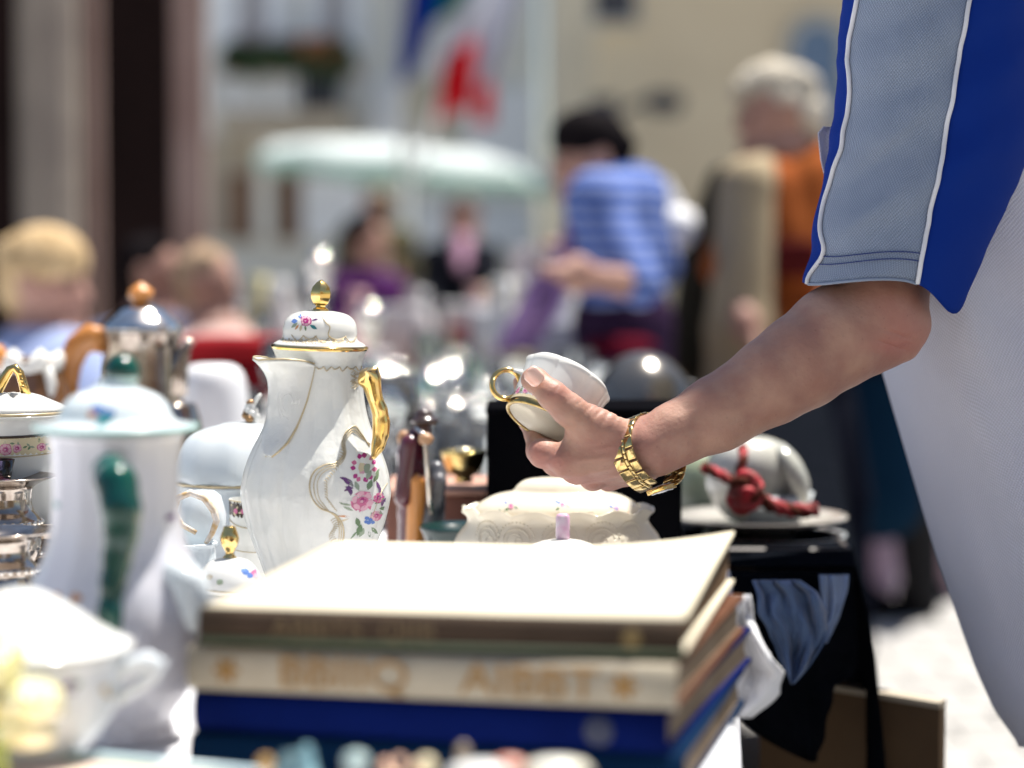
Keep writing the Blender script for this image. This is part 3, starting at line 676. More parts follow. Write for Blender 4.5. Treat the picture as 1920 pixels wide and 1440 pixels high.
# ---- footed generic turned thing
def turned(name,label,cat,cxp,d,prof,m,n=48,sx=1,sy=1,fn=None,base=None,group=None,pname='body',z=TZ,smooth=3,sharp=None):
    sc=d/F; by=rowz(z,d); t=thing(name,label,cat,on(cxp,d,z)+Vector((0,0,.002)),group)
    pr=[(r,min(y,by)) for r,y in prof]
    mb=MB(); mb.lathe(px_prof(smoothprof(pr,smooth) if smooth>1 else pr,by,sc),n,sx=sx,sy=sy,fn=fn); o=mb.build(pname,m,t,sharp=sharp)
    t['sc']=sc; return t,sc,by,o
def addl(t,sc,by,name,prof,m,n=48,sx=1,sy=1,fn=None,par=None,smooth=3,c=(0,0,0),sharp=None):
    mb=MB(); mb.lathe(px_prof(smoothprof([(r,min(y,by)) for r,y in prof],smooth) if smooth>1 else prof,by,sc),n,sx=sx,sy=sy,fn=fn,c=c); return mb.build(name,m,par or t,sharp=sharp)
# ---- oval tureen under the hand
d=2.2; by_=rowz(TZ,d); TC=1046
lob=lambda a,r,z:(r*(1+.018*cos(a*12)),z)
prof=[(0,by_),(120,by_),(128,by_-8),(118,by_-22),(150,by_-50),(186,1048),(196,1028),(188,1005),(176,990),(170,978),(174,968),(180,962),(176,960),(160,975),(150,990),(60,1000),(0,1000)]
def tur(a,r,z):
    zz=by_-z/(d/F); k=max(0,1-abs(zz-962)/14); return (r*(1+.022*k*cos(a*14)),z+k*.0052*abs(sin(a*7+.3)))
tu,sc,by,o=turned('oval_tureen','oval cream porcelain tureen with scalloped rim under the hand','tureen',TC,d,prof,porc_cream,160,sy=.68,fn=tur,smooth=2)
lidp=[(150,986),(158,978),(160,970),(157,958),(148,947),(130,936),(112,929),(92,925),(84,922),(76,912),(62,903),(40,899),(0,898)]
tl_=addl(tu,sc,by,'lid',lidp,porc_cream,128,sy=.68,fn=lambda a,r,z:(r*(1+.006*cos(a*14)),z))
sT=lathe_surf([(r,by-y) for r,y in prof[:12]],TC,by,sc,1,.68); sL=lathe_surf([(r,by-y) for r,y in lidp],TC,by,sc,1,.68)
mb=MB()
def ring_on(sf,x,y,rx,ry,r,a0=0,a1=2*pi,n=26): mb.tube([sf(x+rx*cos(a0+(a1-a0)*k/n),y+ry*sin(a0+(a1-a0)*k/n),.0002) for k in range(n+1)],r*sc,n=5)
for k,x in enumerate((915,968,1046,1124,1177)):
    ring_on(sT,x,1003,24 if 0<k<4 else 16,20,1.3); ring_on(sT,x-3,1005,15 if 0<k<4 else 10,13,1.1,.5,5.5); ring_on(sT,x+4,1006,7,7,1.0)
    for q in range(15):
        a=pi+pi*q/14; p=sT(x+(32 if 0<k<4 else 21)*cos(a),1000+28*sin(a),.0003); mb.ball(p,.0009,6)
mb.build('body_relief',porc_cream,tu)
mb=MB()
for k,x in enumerate((925,965,1012,1080,1127,1170)): ring_on(sL,x,962,17,9,1.2,-.3,3.6)
for k,x in enumerate((945,988,1046,1104,1148)): ring_on(sL,x,956,6,4,1.0,3.3,7.8)
mb.build('lid_relief',porc_cream,tl_)
pa=Paint(sL)
for (x,y,c) in ((958,944,'pink'),(1052,940,'lpink'),(1152,950,'blue')):
    pa.rose(x,y,5,'pink' if c!='blue' else 'blue','mag' if c!='blue' else 'blue','lpink'); pa.leaf(x-4,y+3,12,5,2.4); pa.leaf(x+5,y,10,4,.4,'leaf2'); pa.leaf(x-6,y-3,9,3.5,3.6,'blue')
for (x,y,c) in ((1070,953,'leaf'),(1085,955,'leaf2'),(930,950,'leaf2'),(1165,955,'oran'),(1040,935,'blue')): pa.leaf(x,y,12,4.5,.3,c)
pa.done('lid_flowers',tl_)
# ---- small lidded pot whose pink knob stands over the books
d=1.93
sg,sc,by,o=turned('sugar_pot','small white lidded pot with a pink tipped knob behind the books','sugar pot',1055,d,[(0,1230),(50,1230),(46,1215),(60,1190),(82,1150),(88,1100),(82,1070),(76,1052),(0,1050)],porc,48)
l_=addl(sg,sc,by,'lid',[(80,1052),(76,1042),(62,1028),(40,1019),(16,1015),(0,1015)],porc,48)
mb=MB(); mb.bbox((0,0,(by-992)*sc),(13*sc,8*sc,26*sc),.003,0); mb.m=[0]*len(mb.m); kk=mb.build('knob',mat('pink tipped knob',(.62,.22,.42),.15,col2=(.75,.70,.72),nscale=60),l_)
pa=Paint(lathe_surf([(r,by-y) for r,y in [(80,1052),(76,1042),(62,1028),(40,1019),(16,1015),(0,1015)]],1055,by,sc))
for k in range(16): pa.leaf(1005+k*6.5,1030-((k*6.5-50)/50)**2*-4,6,2.5,random.random()*3,'blue' if k%3 else 'pink')
pa.done('lid_flowers',l_)
# ---- small sugar bowl lid with gold pear knob
d=1.9
s2,sc,by,o=turned('sugar_bowl','small white sugar bowl with a gold pear shaped knob left of the books','sugar bowl',432,d,[(0,1240),(34,1240),(32,1228),(50,1205),(62,1165),(60,1130),(54,1112),(0,1110)],porc,48)
lp=[(58,1112),(60,1104),(58,1088),(50,1070),(36,1056),(18,1050),(0,1049)]
l_=addl(s2,sc,by,'lid',lp,porc,48)
addl(s2,sc,by,'knob',[(16,1052),(9,1044),(8,1038),(15,1026),(18,1012),(14,1000),(12,994),(10,990),(0,990)],gold,16,par=l_,smooth=2)
pa=Paint(lathe_surf([(r,by-y) for r,y in lp],432,by,sc))
for (x,y,c) in ((466,1072,'blue'),(474,1078,'blue'),(480,1074,'pink'),(462,1066,'blue'),(484,1080,'lpink'),(400,1080,'gold'),(420,1088,'leaf2')): pa.blob(x,y,6,5,c)
pa.line([(376,1100),(400,1104),(432,1106),(464,1104),(488,1100)],1.2,'gold',sc=sc); pa.done('lid_flowers',l_)
# ---- white ribbed tureen behind the pot
d=2.2
rb=lambda a,r,z:(r*(1+.02*cos(a*10)),z)
t_,sc,by,o=turned('ribbed_tureen','white ribbed tureen with a brown gilded rose knob behind the coffee pot','tureen',452,d,[(0,1130),(70,1130),(74,1118),(66,1100),(95,1060),(118,1010),(124,960),(120,920),(118,906),(0,904)],porc_cool,64,fn=rb)
l_=addl(t_,sc,by,'lid',[(124,905),(126,898),(124,880),(112,845),(92,818),(64,806),(40,800),(28,796),(0,795)],porc_cool,64,fn=rb)
addl(t_,sc,by,'gold_line',[(126,908),(128,905),(127,902)],gold_pale,64,smooth=1)
mb=MB()
for k in range(16):
    a=k*2.4; rr=(3+k*.9)*sc; mb.ball(((12*cos(a)*(k/16)+20)*sc,12*sin(a)*sc*(k/16),(by-790+ (16-k)*1.9)*sc),(9*sc,9*sc,8*sc),8,mi=k%3==0)
mb.tube([((20)*sc,0,(by-796)*sc),(20*sc,0,(by-770)*sc)],8*sc,n=8); mb.tube([(22*sc,0,(by-768)*sc),(34*sc,0,(by-748)*sc),(40*sc,0,(by-742)*sc)],[5*sc,4*sc,3*sc],n=8)
mb.build('rose_knob',[porc,mat('brown gilding',(.35,.20,.09),.25,.4)],l_)
# ---- small gravy cup in front of it
d=2.05
g_,sc,by,o=turned('sauce_boat','white sauce boat with brown gilded handle between jug and pot','sauce boat',345,d,[(0,1160),(40,1160),(38,1148),(55,1120),(62,1075),(60,1030),(64,1022),(58,1020),(50,1040),(0,1060)],porc_cool,48)
mb=MB(); mb.tube([((x-345)*sc,-.01,(by-y)*sc) for x,y in ((372,1000),(345,985),(330,960),(338,935),(362,925),(388,935),(405,958),(410,978),(402,1000),(390,1020))],[.002,.0025,.003,.003,.003,.0032,.0032,.003,.0025,.002],n=8); hd_=mb.build('handle',mat('gilded porcelain',(.78,.72,.66),.2,col2=(.55,.36,.16),nscale=130),g_)
mb=MB(); mb.lathe(px_prof([(30,1035),(44,1010),(46,975),(36,940),(24,930),(0,928)],by,sc),32,c=((372-345)*sc,.03,0)); mb.build('spout_body',porc_cool,g_)
# ---- cup with dark patterned band at the pot's left edge
d=2.12
c_,sc,by,o=turned('banded_cup','straight white cup with a black and gold rose band, half hidden by the coffee pot','cup',480,d,[(0,1150),(36,1150),(40,1140),(40,1026),(46,1018),(48,990),(49,938),(46,938),(44,1000),(0,1010)],porc,48,smooth=1,sharp=40)
pa=Paint(lathe_surf([(49,by-938),(48,by-990),(46,by-1018)],480,by,sc))
for k in range(9): pa.blob(436+k*8,955,5,14,'dark',wob=.2,off=.0002)
for k in range(6): pa.leaf(434+k*9,948+(k%2)*12,9,4,k,'gold'); 
for k in range(5): pa.blob(448+k*14,958,4,5,'pink',off=.0005)
pa.line([(432,939),(440,939.5),(480,941),(520,939)],1.2,'gold',sc=sc); pa.line([(433,975),(450,985),(480,988),(520,975)],1.0,'gold',sc=sc); pa.line([(434,1030),(480,1034),(520,1030)],1.0,'gold',sc=sc); pa.done('rose_band',c_)
# ---- lidded urn far left with gold loop
d=2.07; 
lp=[(108,772),(110,769),(96,762),(60,750),(40,745),(0,744)]
u_,sc,by,o=turned('lidded_urn','white lidded urn with gold loop handle and rose garland band at the far left','urn',22,d,[(0,1170),(60,1170),(66,1155),(60,1130),(84,1080),(100,1010),(104,920),(104,850),(106,800),(110,785),(108,778),(0,776)],porc,64)
l_=addl(u_,sc,by,'lid',[(109,777)]+lp,porc,64,smooth=1,fn=lambda a,r,z:(r,z+.002*cos(a*6)*(1 if r<.04 else 0)))
addl(u_,sc,by,'gold_line',[(110,779),(112,776),(111,773)],gold_pale,64,smooth=1)
mb=MB(); q=[((x-22)*sc,0,(by-y)*sc) for x,y in ((-14,752),(0,738),(14,712),(24,697),(33,693),(42,703),(48,722),(54,745))]; mb.tube(q,[.0045,.0045,.0042,.0038,.0038,.0038,.004,.0045],n=10)
for k in range(5): mb.ball((q[5][0]+.001+.0012*k,-.003,q[5][2]-.006*k),.0022,8)
mb.build('loop_handle',gold,l_)
su=lathe_surf([(110,by-785),(106,by-800),(104,by-850),(104,by-920)],22,by,sc); pa=Paint(su)
for k in range(24): pa.blob(-70+k*9,832,7,17,'cream',wob=.0,off=.0002)
pa.line([(-80,813),(-30,815),(22,816),(74,815),(118,812)],2.6,'dark',sc=sc,off=.0003); pa.line([(-80,850),(-30,851),(22,852),(74,851),(118,848)],1.3,'gold',sc=sc,off=.0003)
for (x,y,R) in ((15,836,9),(36,838,11),(56,836,8),(-14,836,9),(-34,838,11),(96,836,7)): pa.rose(x,y,R)
for k in range(26): pa.leaf(-60+k*6.6,832+5*sin(k*2.1),9,4,k*1.3,'leaf' if k%2 else 'leaf2')
pa.done('rose_band',u_)
# ---- silver cups
def silver_cup(label,cxp,d,y0,group='silver cups at the left edge'):
    by=rowz(TZ,d); k=(by-y0)
    prof=[(0,by),(50,by),(56,by-6),(40,by-16),(22,by-28),(20,by-40),(44,by-.36*k),(66,by-.5*k),(70,by-.58*k),(62,by-.66*k),(70,by-.70*k),(64,by-.74*k),(54,by-.79*k),(52,by-.9*k),(66,y0+14),(96,y0+3),(97,y0),(90,y0+2),(56,y0+18),(46,y0+60),(0,y0+70)]
    t,sc,by,o=turned('silver_cup',label,'silver cup',cxp,d,prof,silver_dk,48,group=group,smooth=3)
    mb=MB()
    for q in range(28):
        a=q*2*pi/28; mb.ball((70*sc*sin(a),-70*sc*cos(a),.70*k*sc),.0022,8)
    mb.build('beading',silver,t)
    return t
silver_cup('tall silver cup with wide flared rim holding a pink glass bowl',10,2.0,895); silver_cup('silver cup with wide flared rim nearest the white lid',4,1.86,998); silver_cup('narrow silver cup tucked behind two others at left edge',92,2.06,975)
gp,sc,by,o=turned('pink_glass','small pink glass bowl standing in the tall silver cup','glass bowl',-6,2.0,[(0,925),(20,925),(26,905),(34,866),(32,866),(24,900),(0,915)],glass_pink,24,z=TZ+(rowz(TZ,2.0)-925)*2.0/F,smooth=1)
for k,(x,y,d_) in enumerate(((88,938,2.25),)):
    z=TZ; s3,sc,by,o=turned('saucer_stack','stack of floral saucers glimpsed between silver and jug','saucers',98,2.3,[(0,1100),(40,1100),(44,1080),(50,1000),(70,975),(78,968),(76,964),(40,972),(40,950),(70,936),(68,932),(0,940)],porc,40,smooth=1)
# ---- silver pot with wooden handle
d=2.75
sp_,sc,by,o=turned('silver_coffee_pot','silver coffee pot with orange wooden handle and wooden knob','coffee pot',268,d,[(0,1000),(60,1000),(66,985),(60,965),(74,900),(78,820),(74,730),(70,660),(72,640),(76,628),(70,622),(0,620)],silver_dk,32,smooth=2,fn=lambda a,r,z:(r*(1+.012*cos(8*a)),z))
l_=addl(sp_,sc,by,'lid',[(76,622),(74,614),(62,600),(48,590),(40,582),(22,576),(10,572),(0,571)],silver,32,smooth=2,fn=lambda a,r,z:(r*(1+.02*cos(8*a)),z))
addl(sp_,sc,by,'knob',[(8,574),(14,570),(23,560),(22,548),(10,538),(3,533),(0,533)],wood_or,24,par=l_)
q=[((x-268)*sc,-.01,(by-y)*sc) for x,y in ((204,642),(176,636),(152,652),(137,685),(131,722),(132,762),(142,802),(164,830),(194,838))]
mb=MB(); mb.tube(q,[25*sc,27*sc,25*sc,23*sc,22*sc,21*sc,19*sc,17*sc,16*sc],n=12,flat=.6); mb.build('handle',wood_or,sp_)
q=[((x-268)*sc,-.01,(by-y)*sc) for x,y in ((330,740),(338,700),(346,668),(356,648),(366,642))]; mb=MB(); mb.tube(q,[26*sc,20*sc,14*sc,9*sc,6*sc],n=12); mb.build('spout',silver_dk,sp_)
d=2.6; t,sc,by,o=turned('silver_bowl','squat silver bowl standing before the wooden handled pot','bowl',322,d,[(0,1050),(30,1050),(32,1038),(20,1010),(30,960),(52,900),(60,850),(58,800),(48,765),(40,758),(0,757)],silver_dk,32)
# brown teapot left
d=2.7; t,sc,by,o=turned('brown_teapot','brown glazed pot with white rim dabs behind the urn','pot',40,d,[(0,1010),(60,1010),(90,960),(104,880),(100,800),(88,730),(76,690),(70,675),(0,672)],mat('brown glaze',(.16,.075,.03),.2,coat=.5,col2=(.11,.05,.02)),40)
addl(t,sc,by,'rim',[(78,700),(84,690),(82,676),(74,668),(68,672)],porc,40,smooth=1,fn=lambda a,r,z:(r*(1+.05*cos(a*9)),z+.006*cos(a*9)))  # white wavy rim stands in for glints on the brown glaze
mb=MB(); mb.tube([((x-40)*sc,-.04,(by-y)*sc) for x,y in ((-10,655),(12,660),(30,690))],[.008,.01,.008],n=8); mb.build('handle',wood_or,t)
mb=MB(); mb.tube([((x-40)*sc,-.03,(by-y)*sc) for x,y in ((102,690),(108,720),(98,760),(92,800))],[.006,.007,.006,.005],n=8); mb.build('spout',porc,t)
# white round pitcher
d=2.95; t,sc,by,o=turned('white_pitcher','plain rounded white pitcher standing left behind the coffee pot','pitcher',400,d,[(0,960),(50,960),(66,920),(72,860),(70,800),(66,745),(60,710),(48,692),(30,685),(0,684)],mat('plain white china',(.78,.78,.80),.3),40)
# red box
rbx=thing('red_box','dark red box lying behind the white pitcher','box',on(436,4.2)); sc=4.2/F; by=rowz(TZ,4.2)
mb=MB(); h=(by-632)*sc/2; mb.bbox((0,0,h*.8),(80*sc,.12,h*.8),.01); mb.build('box_body',mat('dark red',(.16,.008,.012),.8),rbx)
mb=MB(); mb.bbox((0,0,h*1.8),(84*sc,.125,h*.2),.008); mb.build('lid',mat('box lid red',(.24,.012,.016),.8),rbx)
# ---- foreground white jug
d=1.56; by_=rowz(TZ,d)
jp=[(0,by_),(95,by_),(108,by_-6),(100,1350),(120,1320),(150,1270),(168,1215),(172,1160),(160,1105),(140,1060),(124,1010),(117,960),(115,900),(118,850),(124,822),(130,812),(0,810)]
jg,sc,by,o=turned('white_jug','big blurred white lidded jug with dark green handle in front','jug',222,d,jp,mat('jug porcelain',(.66,.66,.71),.15,col2=(.62,.62,.68),tl=.15),96,fn=lambda a,r,z:(r*(1+.012*cos(a*14)),z))
jl=[(150,806),(152,802),(140,799),(112,792),(104,780),(96,762),(78,745),(50,734),(36,726),(30,715),(0,714)]
l_=addl(jg,sc,by,'lid',jl,porc_cool,72)
addl(jg,sc,by,'rim_line',[(148,809),(154,806),(153,801)],mat('celadon line',(.35,.58,.55),.3),72,smooth=1)
mb=MB(); c=Vector((13*sc,0,(by-702)*sc)); mb.ball(c,34*sc,24); 
mb.m=[0 if np.mean([mb.v[i][2] for i in f])>c.z-.002 else 1 for f in mb.f]; mb.build('knob',[green_gl,mat('pale celadon',(.45,.60,.56),.2)],l_)
pr=[]; hp=[(236,866,10,-.0),(244,870,24,-.068),(262,888,30,-.084),(274,930,28,-.092),(274,975,24,-.094),(268,1020,20,-.096),(262,1060,17,-.100),(258,1110,17,-.104),(254,1150,18,-.104),(250,1185,14,-.096)]
hp2=[((a-222)*sc,c_,(by-b)*sc,r*1.2*sc) for a,b,r,c_ in hp]
for a,b in zip(hp2,hp2[1:]): pr.append(('c',a[:3],b[:3],a[3],b[3]))
relax(sdf_mesh(pr,.0022,.006),2).build('handle',green_gl,jg)
pa=Paint(lathe_surf([(r,by-y) for r,y in jp[:16]],222,by,sc))
for (x,y,c,r) in ((150,1108,'teal',15),(136,1103,'oran',9),(172,1103,'oran',10),(98,1098,'teal',9),(122,945,'teal',8),(330,968,'purp',7),(152,1120,'leaf',9)): pa.blob(x,y,r,r*.8,c,wob=.3)
pa.done('painted_sprays',jg)
pa=Paint(lathe_surf([(r,by-y) for r,y in jl],222,by,sc))
for (x,y,c,r) in ((205,768,'blue',14),(222,778,'teal',13),(195,775,'oran',8),(214,790,'teal',8),(228,770,'blue',8)): pa.blob(x,y,r,r*.8,c,wob=.3)
pa.done('lid_flowers',l_)
mb=MB(); mb.tube([((x-222)*sc,y_,(by-y)*sc) for x,y,y_ in ((330,1085,-.02),(350,1065,-.03),(372,1085,-.035),(378,1130,-.03),(350,1180,-.02))],[.008,.011,.012,.011,.008],n=12); mb.build('spout',porc_cool,jg)
# ---- bottom left bowl with handle
d=1.42; t,sc,by,o=turned('handled_bowl','blurred white lidded bowl with side handle at bottom left','bowl',40,d,[(0,1480),(90,1480),(96,1460),(88,1440),(130,1400),(170,1350),(190,1290),(194,1240),(192,1222),(0,1220)],porc_cool,64)
addl(t,sc,by,'lid',[(200,1224),(212,1216),(205,1208),(180,1196),(140,1172),(90,1138),(40,1112),(0,1104)],porc,64)
mb=MB(); mb.tube([((x-40)*sc,-.01,(by-y)*sc) for x,y in ((222,1268),(250,1248),(285,1238),(304,1246),(296,1262),(262,1290),(226,1312))],[.0045,.0055,.006,.006,.005,.004,.004],n=10); mb.build('handle',porc_cool,t)
pa=Paint(lathe_surf([(194,by-1240),(190,by-1290),(170,by-1350),(130,by-1400)],40,by,sc)); pa.blob(160,1266,13,13,'purp'); pa.blob(172,1262,7,6,'leaf'); pa.blob(212,1280,5,14,'gold'); pa.blob(216,1305,5,12,'gold'); pa.done('painted_sprig',t)
# ---- figurine pair
d=2.35; sc=d/F; by=rowz(TZ,d)
fgr=thing('carved_figurine','carved figurine in maroon robe with hat and grey cloak, next to the brass bowl','figurine',on(790,d))
G=lambda x,y,dd=0: Vector(((x-790)*sc,dd,(by-y)*sc))
def fpart(name,pr,m,k=.004,par=None): return relax(sdf_mesh([((p[0],p[1],p[2],p[3]*1.25,p[4]*1.25) if p[0]=='c' else (p[0],p[1],tuple(q*1.15 for q in p[2]))) for p in pr],.0022,k),1).build(name,m,par or fgr)
fpart('robe',[('c',G(772,1075),G(772,960),22*sc,20*sc),('c',G(770,960),G(772,850),18*sc,22*sc),('c',G(765,850),G(786,815),16*sc,15*sc),('c',G(770,830,-.01),G(758,930,-.015),15*sc,14*sc)],mat('maroon lacquer',(.10,.018,.03),.2,coat=.6,col2=(.06,.01,.018)))
fpart('tunic',[('c',G(776,1080,-.012),G(782,900,-.014),14*sc,13*sc)],wood_or)
fpart('cloak',[('c',G(812,1075,.0),G(812,940,.0),20*sc,18*sc),('c',G(812,940),G(818,880),18*sc,14*sc),('c',G(800,985,-.01),G(824,900,-.008),14*sc,12*sc)],mat('grey glaze',(.07,.07,.08),.15,coat=.6,col2=(.13,.13,.14),nscale=60))
fpart('head',[('e',G(792,806),(15*sc,15*sc,17*sc)),('e',G(803,812,-.006),(5*sc,5*sc,5*sc))],mat('dark face',(.14,.07,.04),.3,coat=.5))
fpart('hat',[('e',G(797,788),(24*sc,24*sc,8*sc)),('e',G(795,778),(15*sc,15*sc,12*sc))],mat('dark hat',(.045,.025,.02),.25,coat=.6))
fpart('hand',[('e',G(800,820,-.02),(13*sc,10*sc,11*sc)),('e',G(758,822,0),(12*sc,10*sc,15*sc))],mat('tan face',(.45,.25,.13),.35))
mb=MB(); mb.tube([G(782,800,-.012),G(796,812,-.018),G(800,830,-.022),G(803,880,-.022),G(806,930,-.02),G(810,960,-.018)],.0026,n=6); mb.build('scarf',silver,fgr)
mb=MB(); mb.bbox(G(792,by-3),(50*sc,34*sc,5*sc),.003); mb.build('plinth',wood_br,fgr)
# ---- pinkish box with brass bowl on it
d=2.5; sc=d/F; by=rowz(TZ,d); H_=(by-908)*sc
px_=thing('terracotta_box','low brick coloured box carrying the brass bowl','box',on(822,d))
mb=MB(); mb.bbox((0,.03,H_*.45),(95*sc,.07,H_*.45),.004); mb.build('box_body',mat('brick red box',(.20,.075,.045),.7,col2=(.15,.055,.035)),px_)
mb=MB(); mb.bbox((0,.03,H_*.95),(98*sc,.073,H_*.05),.003); mb.build('lid',mat('box lid pink',(.50,.28,.20),.5,col2=(.42,.22,.16)),px_)
bz=TZ+H_
t,sc,by2,o=turned('brass_bowl','shallow brass bowl with pale rim and lid button on the brick coloured box','bowl',870,2.48,[(0,908),(16,908),(18,904),(14,898),(30,888),(38,872),(42,856),(45,850),(43,848),(40,852),(0,858)],brass,40,z=bz,smooth=1)
addl(t,sc,rowz(bz,2.48),'lid_button',[(8,858),(18,852),(17,844),(0,842)],mat('pale brass',(.8,.72,.5),.3,.6),24,smooth=1)
# ---- black tin box behind the hand
d=2.38; sc=d/F; by=rowz(TZ,d)
bb=thing('black_box','tall matt black box standing behind the hand and tureen','box',on(1095,d))
h=(by-771)*sc/2; mb=MB(); mb.bbox((0,.06,h),(182*sc,.07,h),.004); mb.build('box_body',black,bb)
mb=MB(); mb.bbox((0,.06,2*h+.001),(184*sc,.072,.003),.002); mb.build('lid',black,bb)
# ---- dark ring dish and pale fleece
d=2.3; t,sc,by,o=turned('dark_dish','shallow dark green dish lying beside the figurine','dish',868,d,[(0,1078),(40,1078),(60,1060),(78,1000),(82,992),(80,988),(70,994),(50,1010),(0,1016)],mat('bottle green',(.01,.03,.028),.15),40,smooth=1)
# ---- plates stack with round jar and red cord at right
d=2.62; sc=d/F
def zpy(y,d): return P(960,y,d).z
TR=on(1430,d); 
def plate(name,label,cxp,y,rad,m,d=2.62,grp=None):
    z=zpy(y+16,d)
    t=thing(name,label,'plate',on(cxp,d,z),grp); s_=d/F
    mb=MB(); mb.lathe([(0,0),(rad*.5*s_,0),(rad*.55*s_,.001),(rad*.9*s_,.010),(rad*s_,.013),(rad*s_,.0155),(rad*.88*s_,.0135),(rad*.6*s_,.005),(0,.004)],64); mb.build('dish',m,t); return t
# wooden tray under plates
tr=thing('dark_tray','dark wooden tray with raised edge below the plates at the table edge','tray',on(1500,2.55,TZ+.002)); s_=2.55/F
ztop=zpy(1042,2.55)-TZ; 
mb=MB(); mb.bbox((-60*s_,.07,ztop*.5),(148*s_,.10,ztop*.5-.001),.003); mb.build('tray_body',mat('dark stained wood',(.11,.095,.09),.5,col2=(.08,.07,.065)),tr)
mb=MB(); mb.bbox((-60*s_,.07,ztop+.002),(140*s_,.092,.0015),.001); mb.build('inlay',mat('pale veneer',(.45,.36,.25),.4),tr)  # pale slab puts the sunlit tray top into the colour
plate('serving_plate','oval grey white plate directly below the plate with the red cord',1452,1010,134,porc_cool,2.66)
plate('serving_plate','large grey white plate on top of its stack, bearing the round jar and red cord',1420,975,168,mat('grey glazed plate',(.42,.40,.37),.12,col2=(.36,.34,.31)),2.66)
zz=zpy(985,2.66)
mb=MB(); mb.lathe([(0,TZ+.035),(.045,TZ+.035),(.05,TZ+.05),(.02,zpy(1030,2.66)),(0,zpy(1030,2.66))],24,c=(on(1440,2.66).x,on(1440,2.66).y,0)); o=mb.build('cake_stand',porc_cool); tag(o,'small porcelain foot bearing the two plates above the tray','stand')
d=2.66; t,sc,by,o=turned('round_jar','round white and grey glazed jar lying open on the top plate','jar',1405,d,[(0,980),(30,980),(52,966),(74,935),(82,900),(80,868),(68,842),(50,828),(26,822),(0,821)],mat('mottled jar',(.66,.64,.58),.2,col2=(.20,.22,.18),nscale=9),40,z=zpy(980,2.66),smooth=2)
mb=MB(); mb.lathe([(0,.0),(66*sc,.0),(72*sc,.006),(66*sc,.018),(50*sc,.024),(0,.026)],40,c=(0,0,0)); 
M_=Matrix.Rotation(radians(68),3,'Y')@Matrix.Rotation(radians(-20),3,'X'); mb.v=[tuple(M_@Vector(v)+Vector((48*sc,-.01,78*sc))) for v in mb.v]; mb.build('lid',mat('jar lid',(.30,.31,.27),.15,col2=(.5,.5,.45),nscale=12),t)
redc=mat('red cord',(.50,.015,.03),.7,col2=(.20,.04,.03),nscale=60,bump=.6,bscale=300)
brownc=mat('brown cord strand',(.10,.03,.02),.8,bump=.5,bscale=300)
def cord(pts,r):
    mb=MB(); n=len(pts); q=[]; N=(n-1)*14+1
    for i in range(N):
        t=i/14; j=min(int(t),n-2); f_=t-j; p0,p1,p2,p3=[Vector(pts[max(0,min(n-1,j+k))]) for k in (-1,0,1,2)]
        q.append(.5*((2*p1)+(p2-p0)*f_+(2*p0-5*p1+4*p2-p3)*f_*f_+(3*p1-p0-3*p2+p3)*f_**3))
    L=0
    for s_ in range(3):
        st=[]; L=0
        for i,p in enumerate(q):
            tg=(q[min(i+1,N-1)]-q[max(i-1,0)]).normalized(); a=tg.cross(Vector((0,0,1))); a=a.normalized() if a.length>1e-4 else Vector((1,0,0)); b=tg.cross(a)
            if i: L+=(p-q[i-1]).length
            an=L/(r*5.5)*2*pi+s_*2*pi/3; st.append(p+(a*cos(an)+b*sin(an))*r*.5)
        mb.tube(st,r*.58,n=7,mi=1 if s_==2 else 0)
    return mb
dd=2.52; cr=thing('knotted_rope','thick knotted red and brown cord draped over the jar and plate','rope',P(1400,930,dd))
cord([P(1392,838,dd+.02),P(1394,860,dd),P(1388,885,dd-.005),P(1396,905,dd-.01)],.0052).build('strand',[redc,brownc],cr,world=True)
cord([P(1318,875,dd),P(1350,890,dd-.01),P(1378,905,dd-.015),P(1400,915,dd-.02)],.0058).build('strand',[redc,brownc],cr,world=True)
cord([P(1415,925,dd-.02),P(1440,945,dd-.01),P(1475,955,dd),P(1505,958,dd),P(1532,955,dd)],.0075).build('strand',[redc,brownc],cr,world=True)
mb=cord([P(1378,925,dd-.02),P(1392,900,dd-.03),P(1412,905,dd-.03),P(1412,935,dd-.03),P(1390,950,dd-.03),P(1378,930,dd-.02),P(1400,925,dd-.035),P(1418,920,dd-.02)],.0095); mb.build('knot',[redc,brownc],cr,world=True)
# glass-ish green dish left of jar
d=2.85; t,sc,by,o=turned('green_glass_jar','pale green glass jar standing behind the red cord','jar',1320,d,[(0,1010),(60,1010),(74,990),(80,940),(76,890),(60,860),(30,848),(0,846)],mat('sage glaze',(.26,.30,.20),.15,col2=(.36,.38,.28),nscale=20),32)
# black dome
d=3.3; t,sc,by,o=turned('black_dome','glossy black domed helmet like object behind the cup','helmet',1205,d,[(0,930),(80,930),(106,900),(112,860),(108,800),(96,750),(76,705),(46,676),(18,664),(0,663)],mat('dark steel',(.20,.185,.165),.2,.8,col2=(.05,.045,.04),nscale=9),40)
addl(t,sc,by,'rim',[(110,870),(118,862),(120,852),(114,846),(106,850)],brass,40,smooth=1)
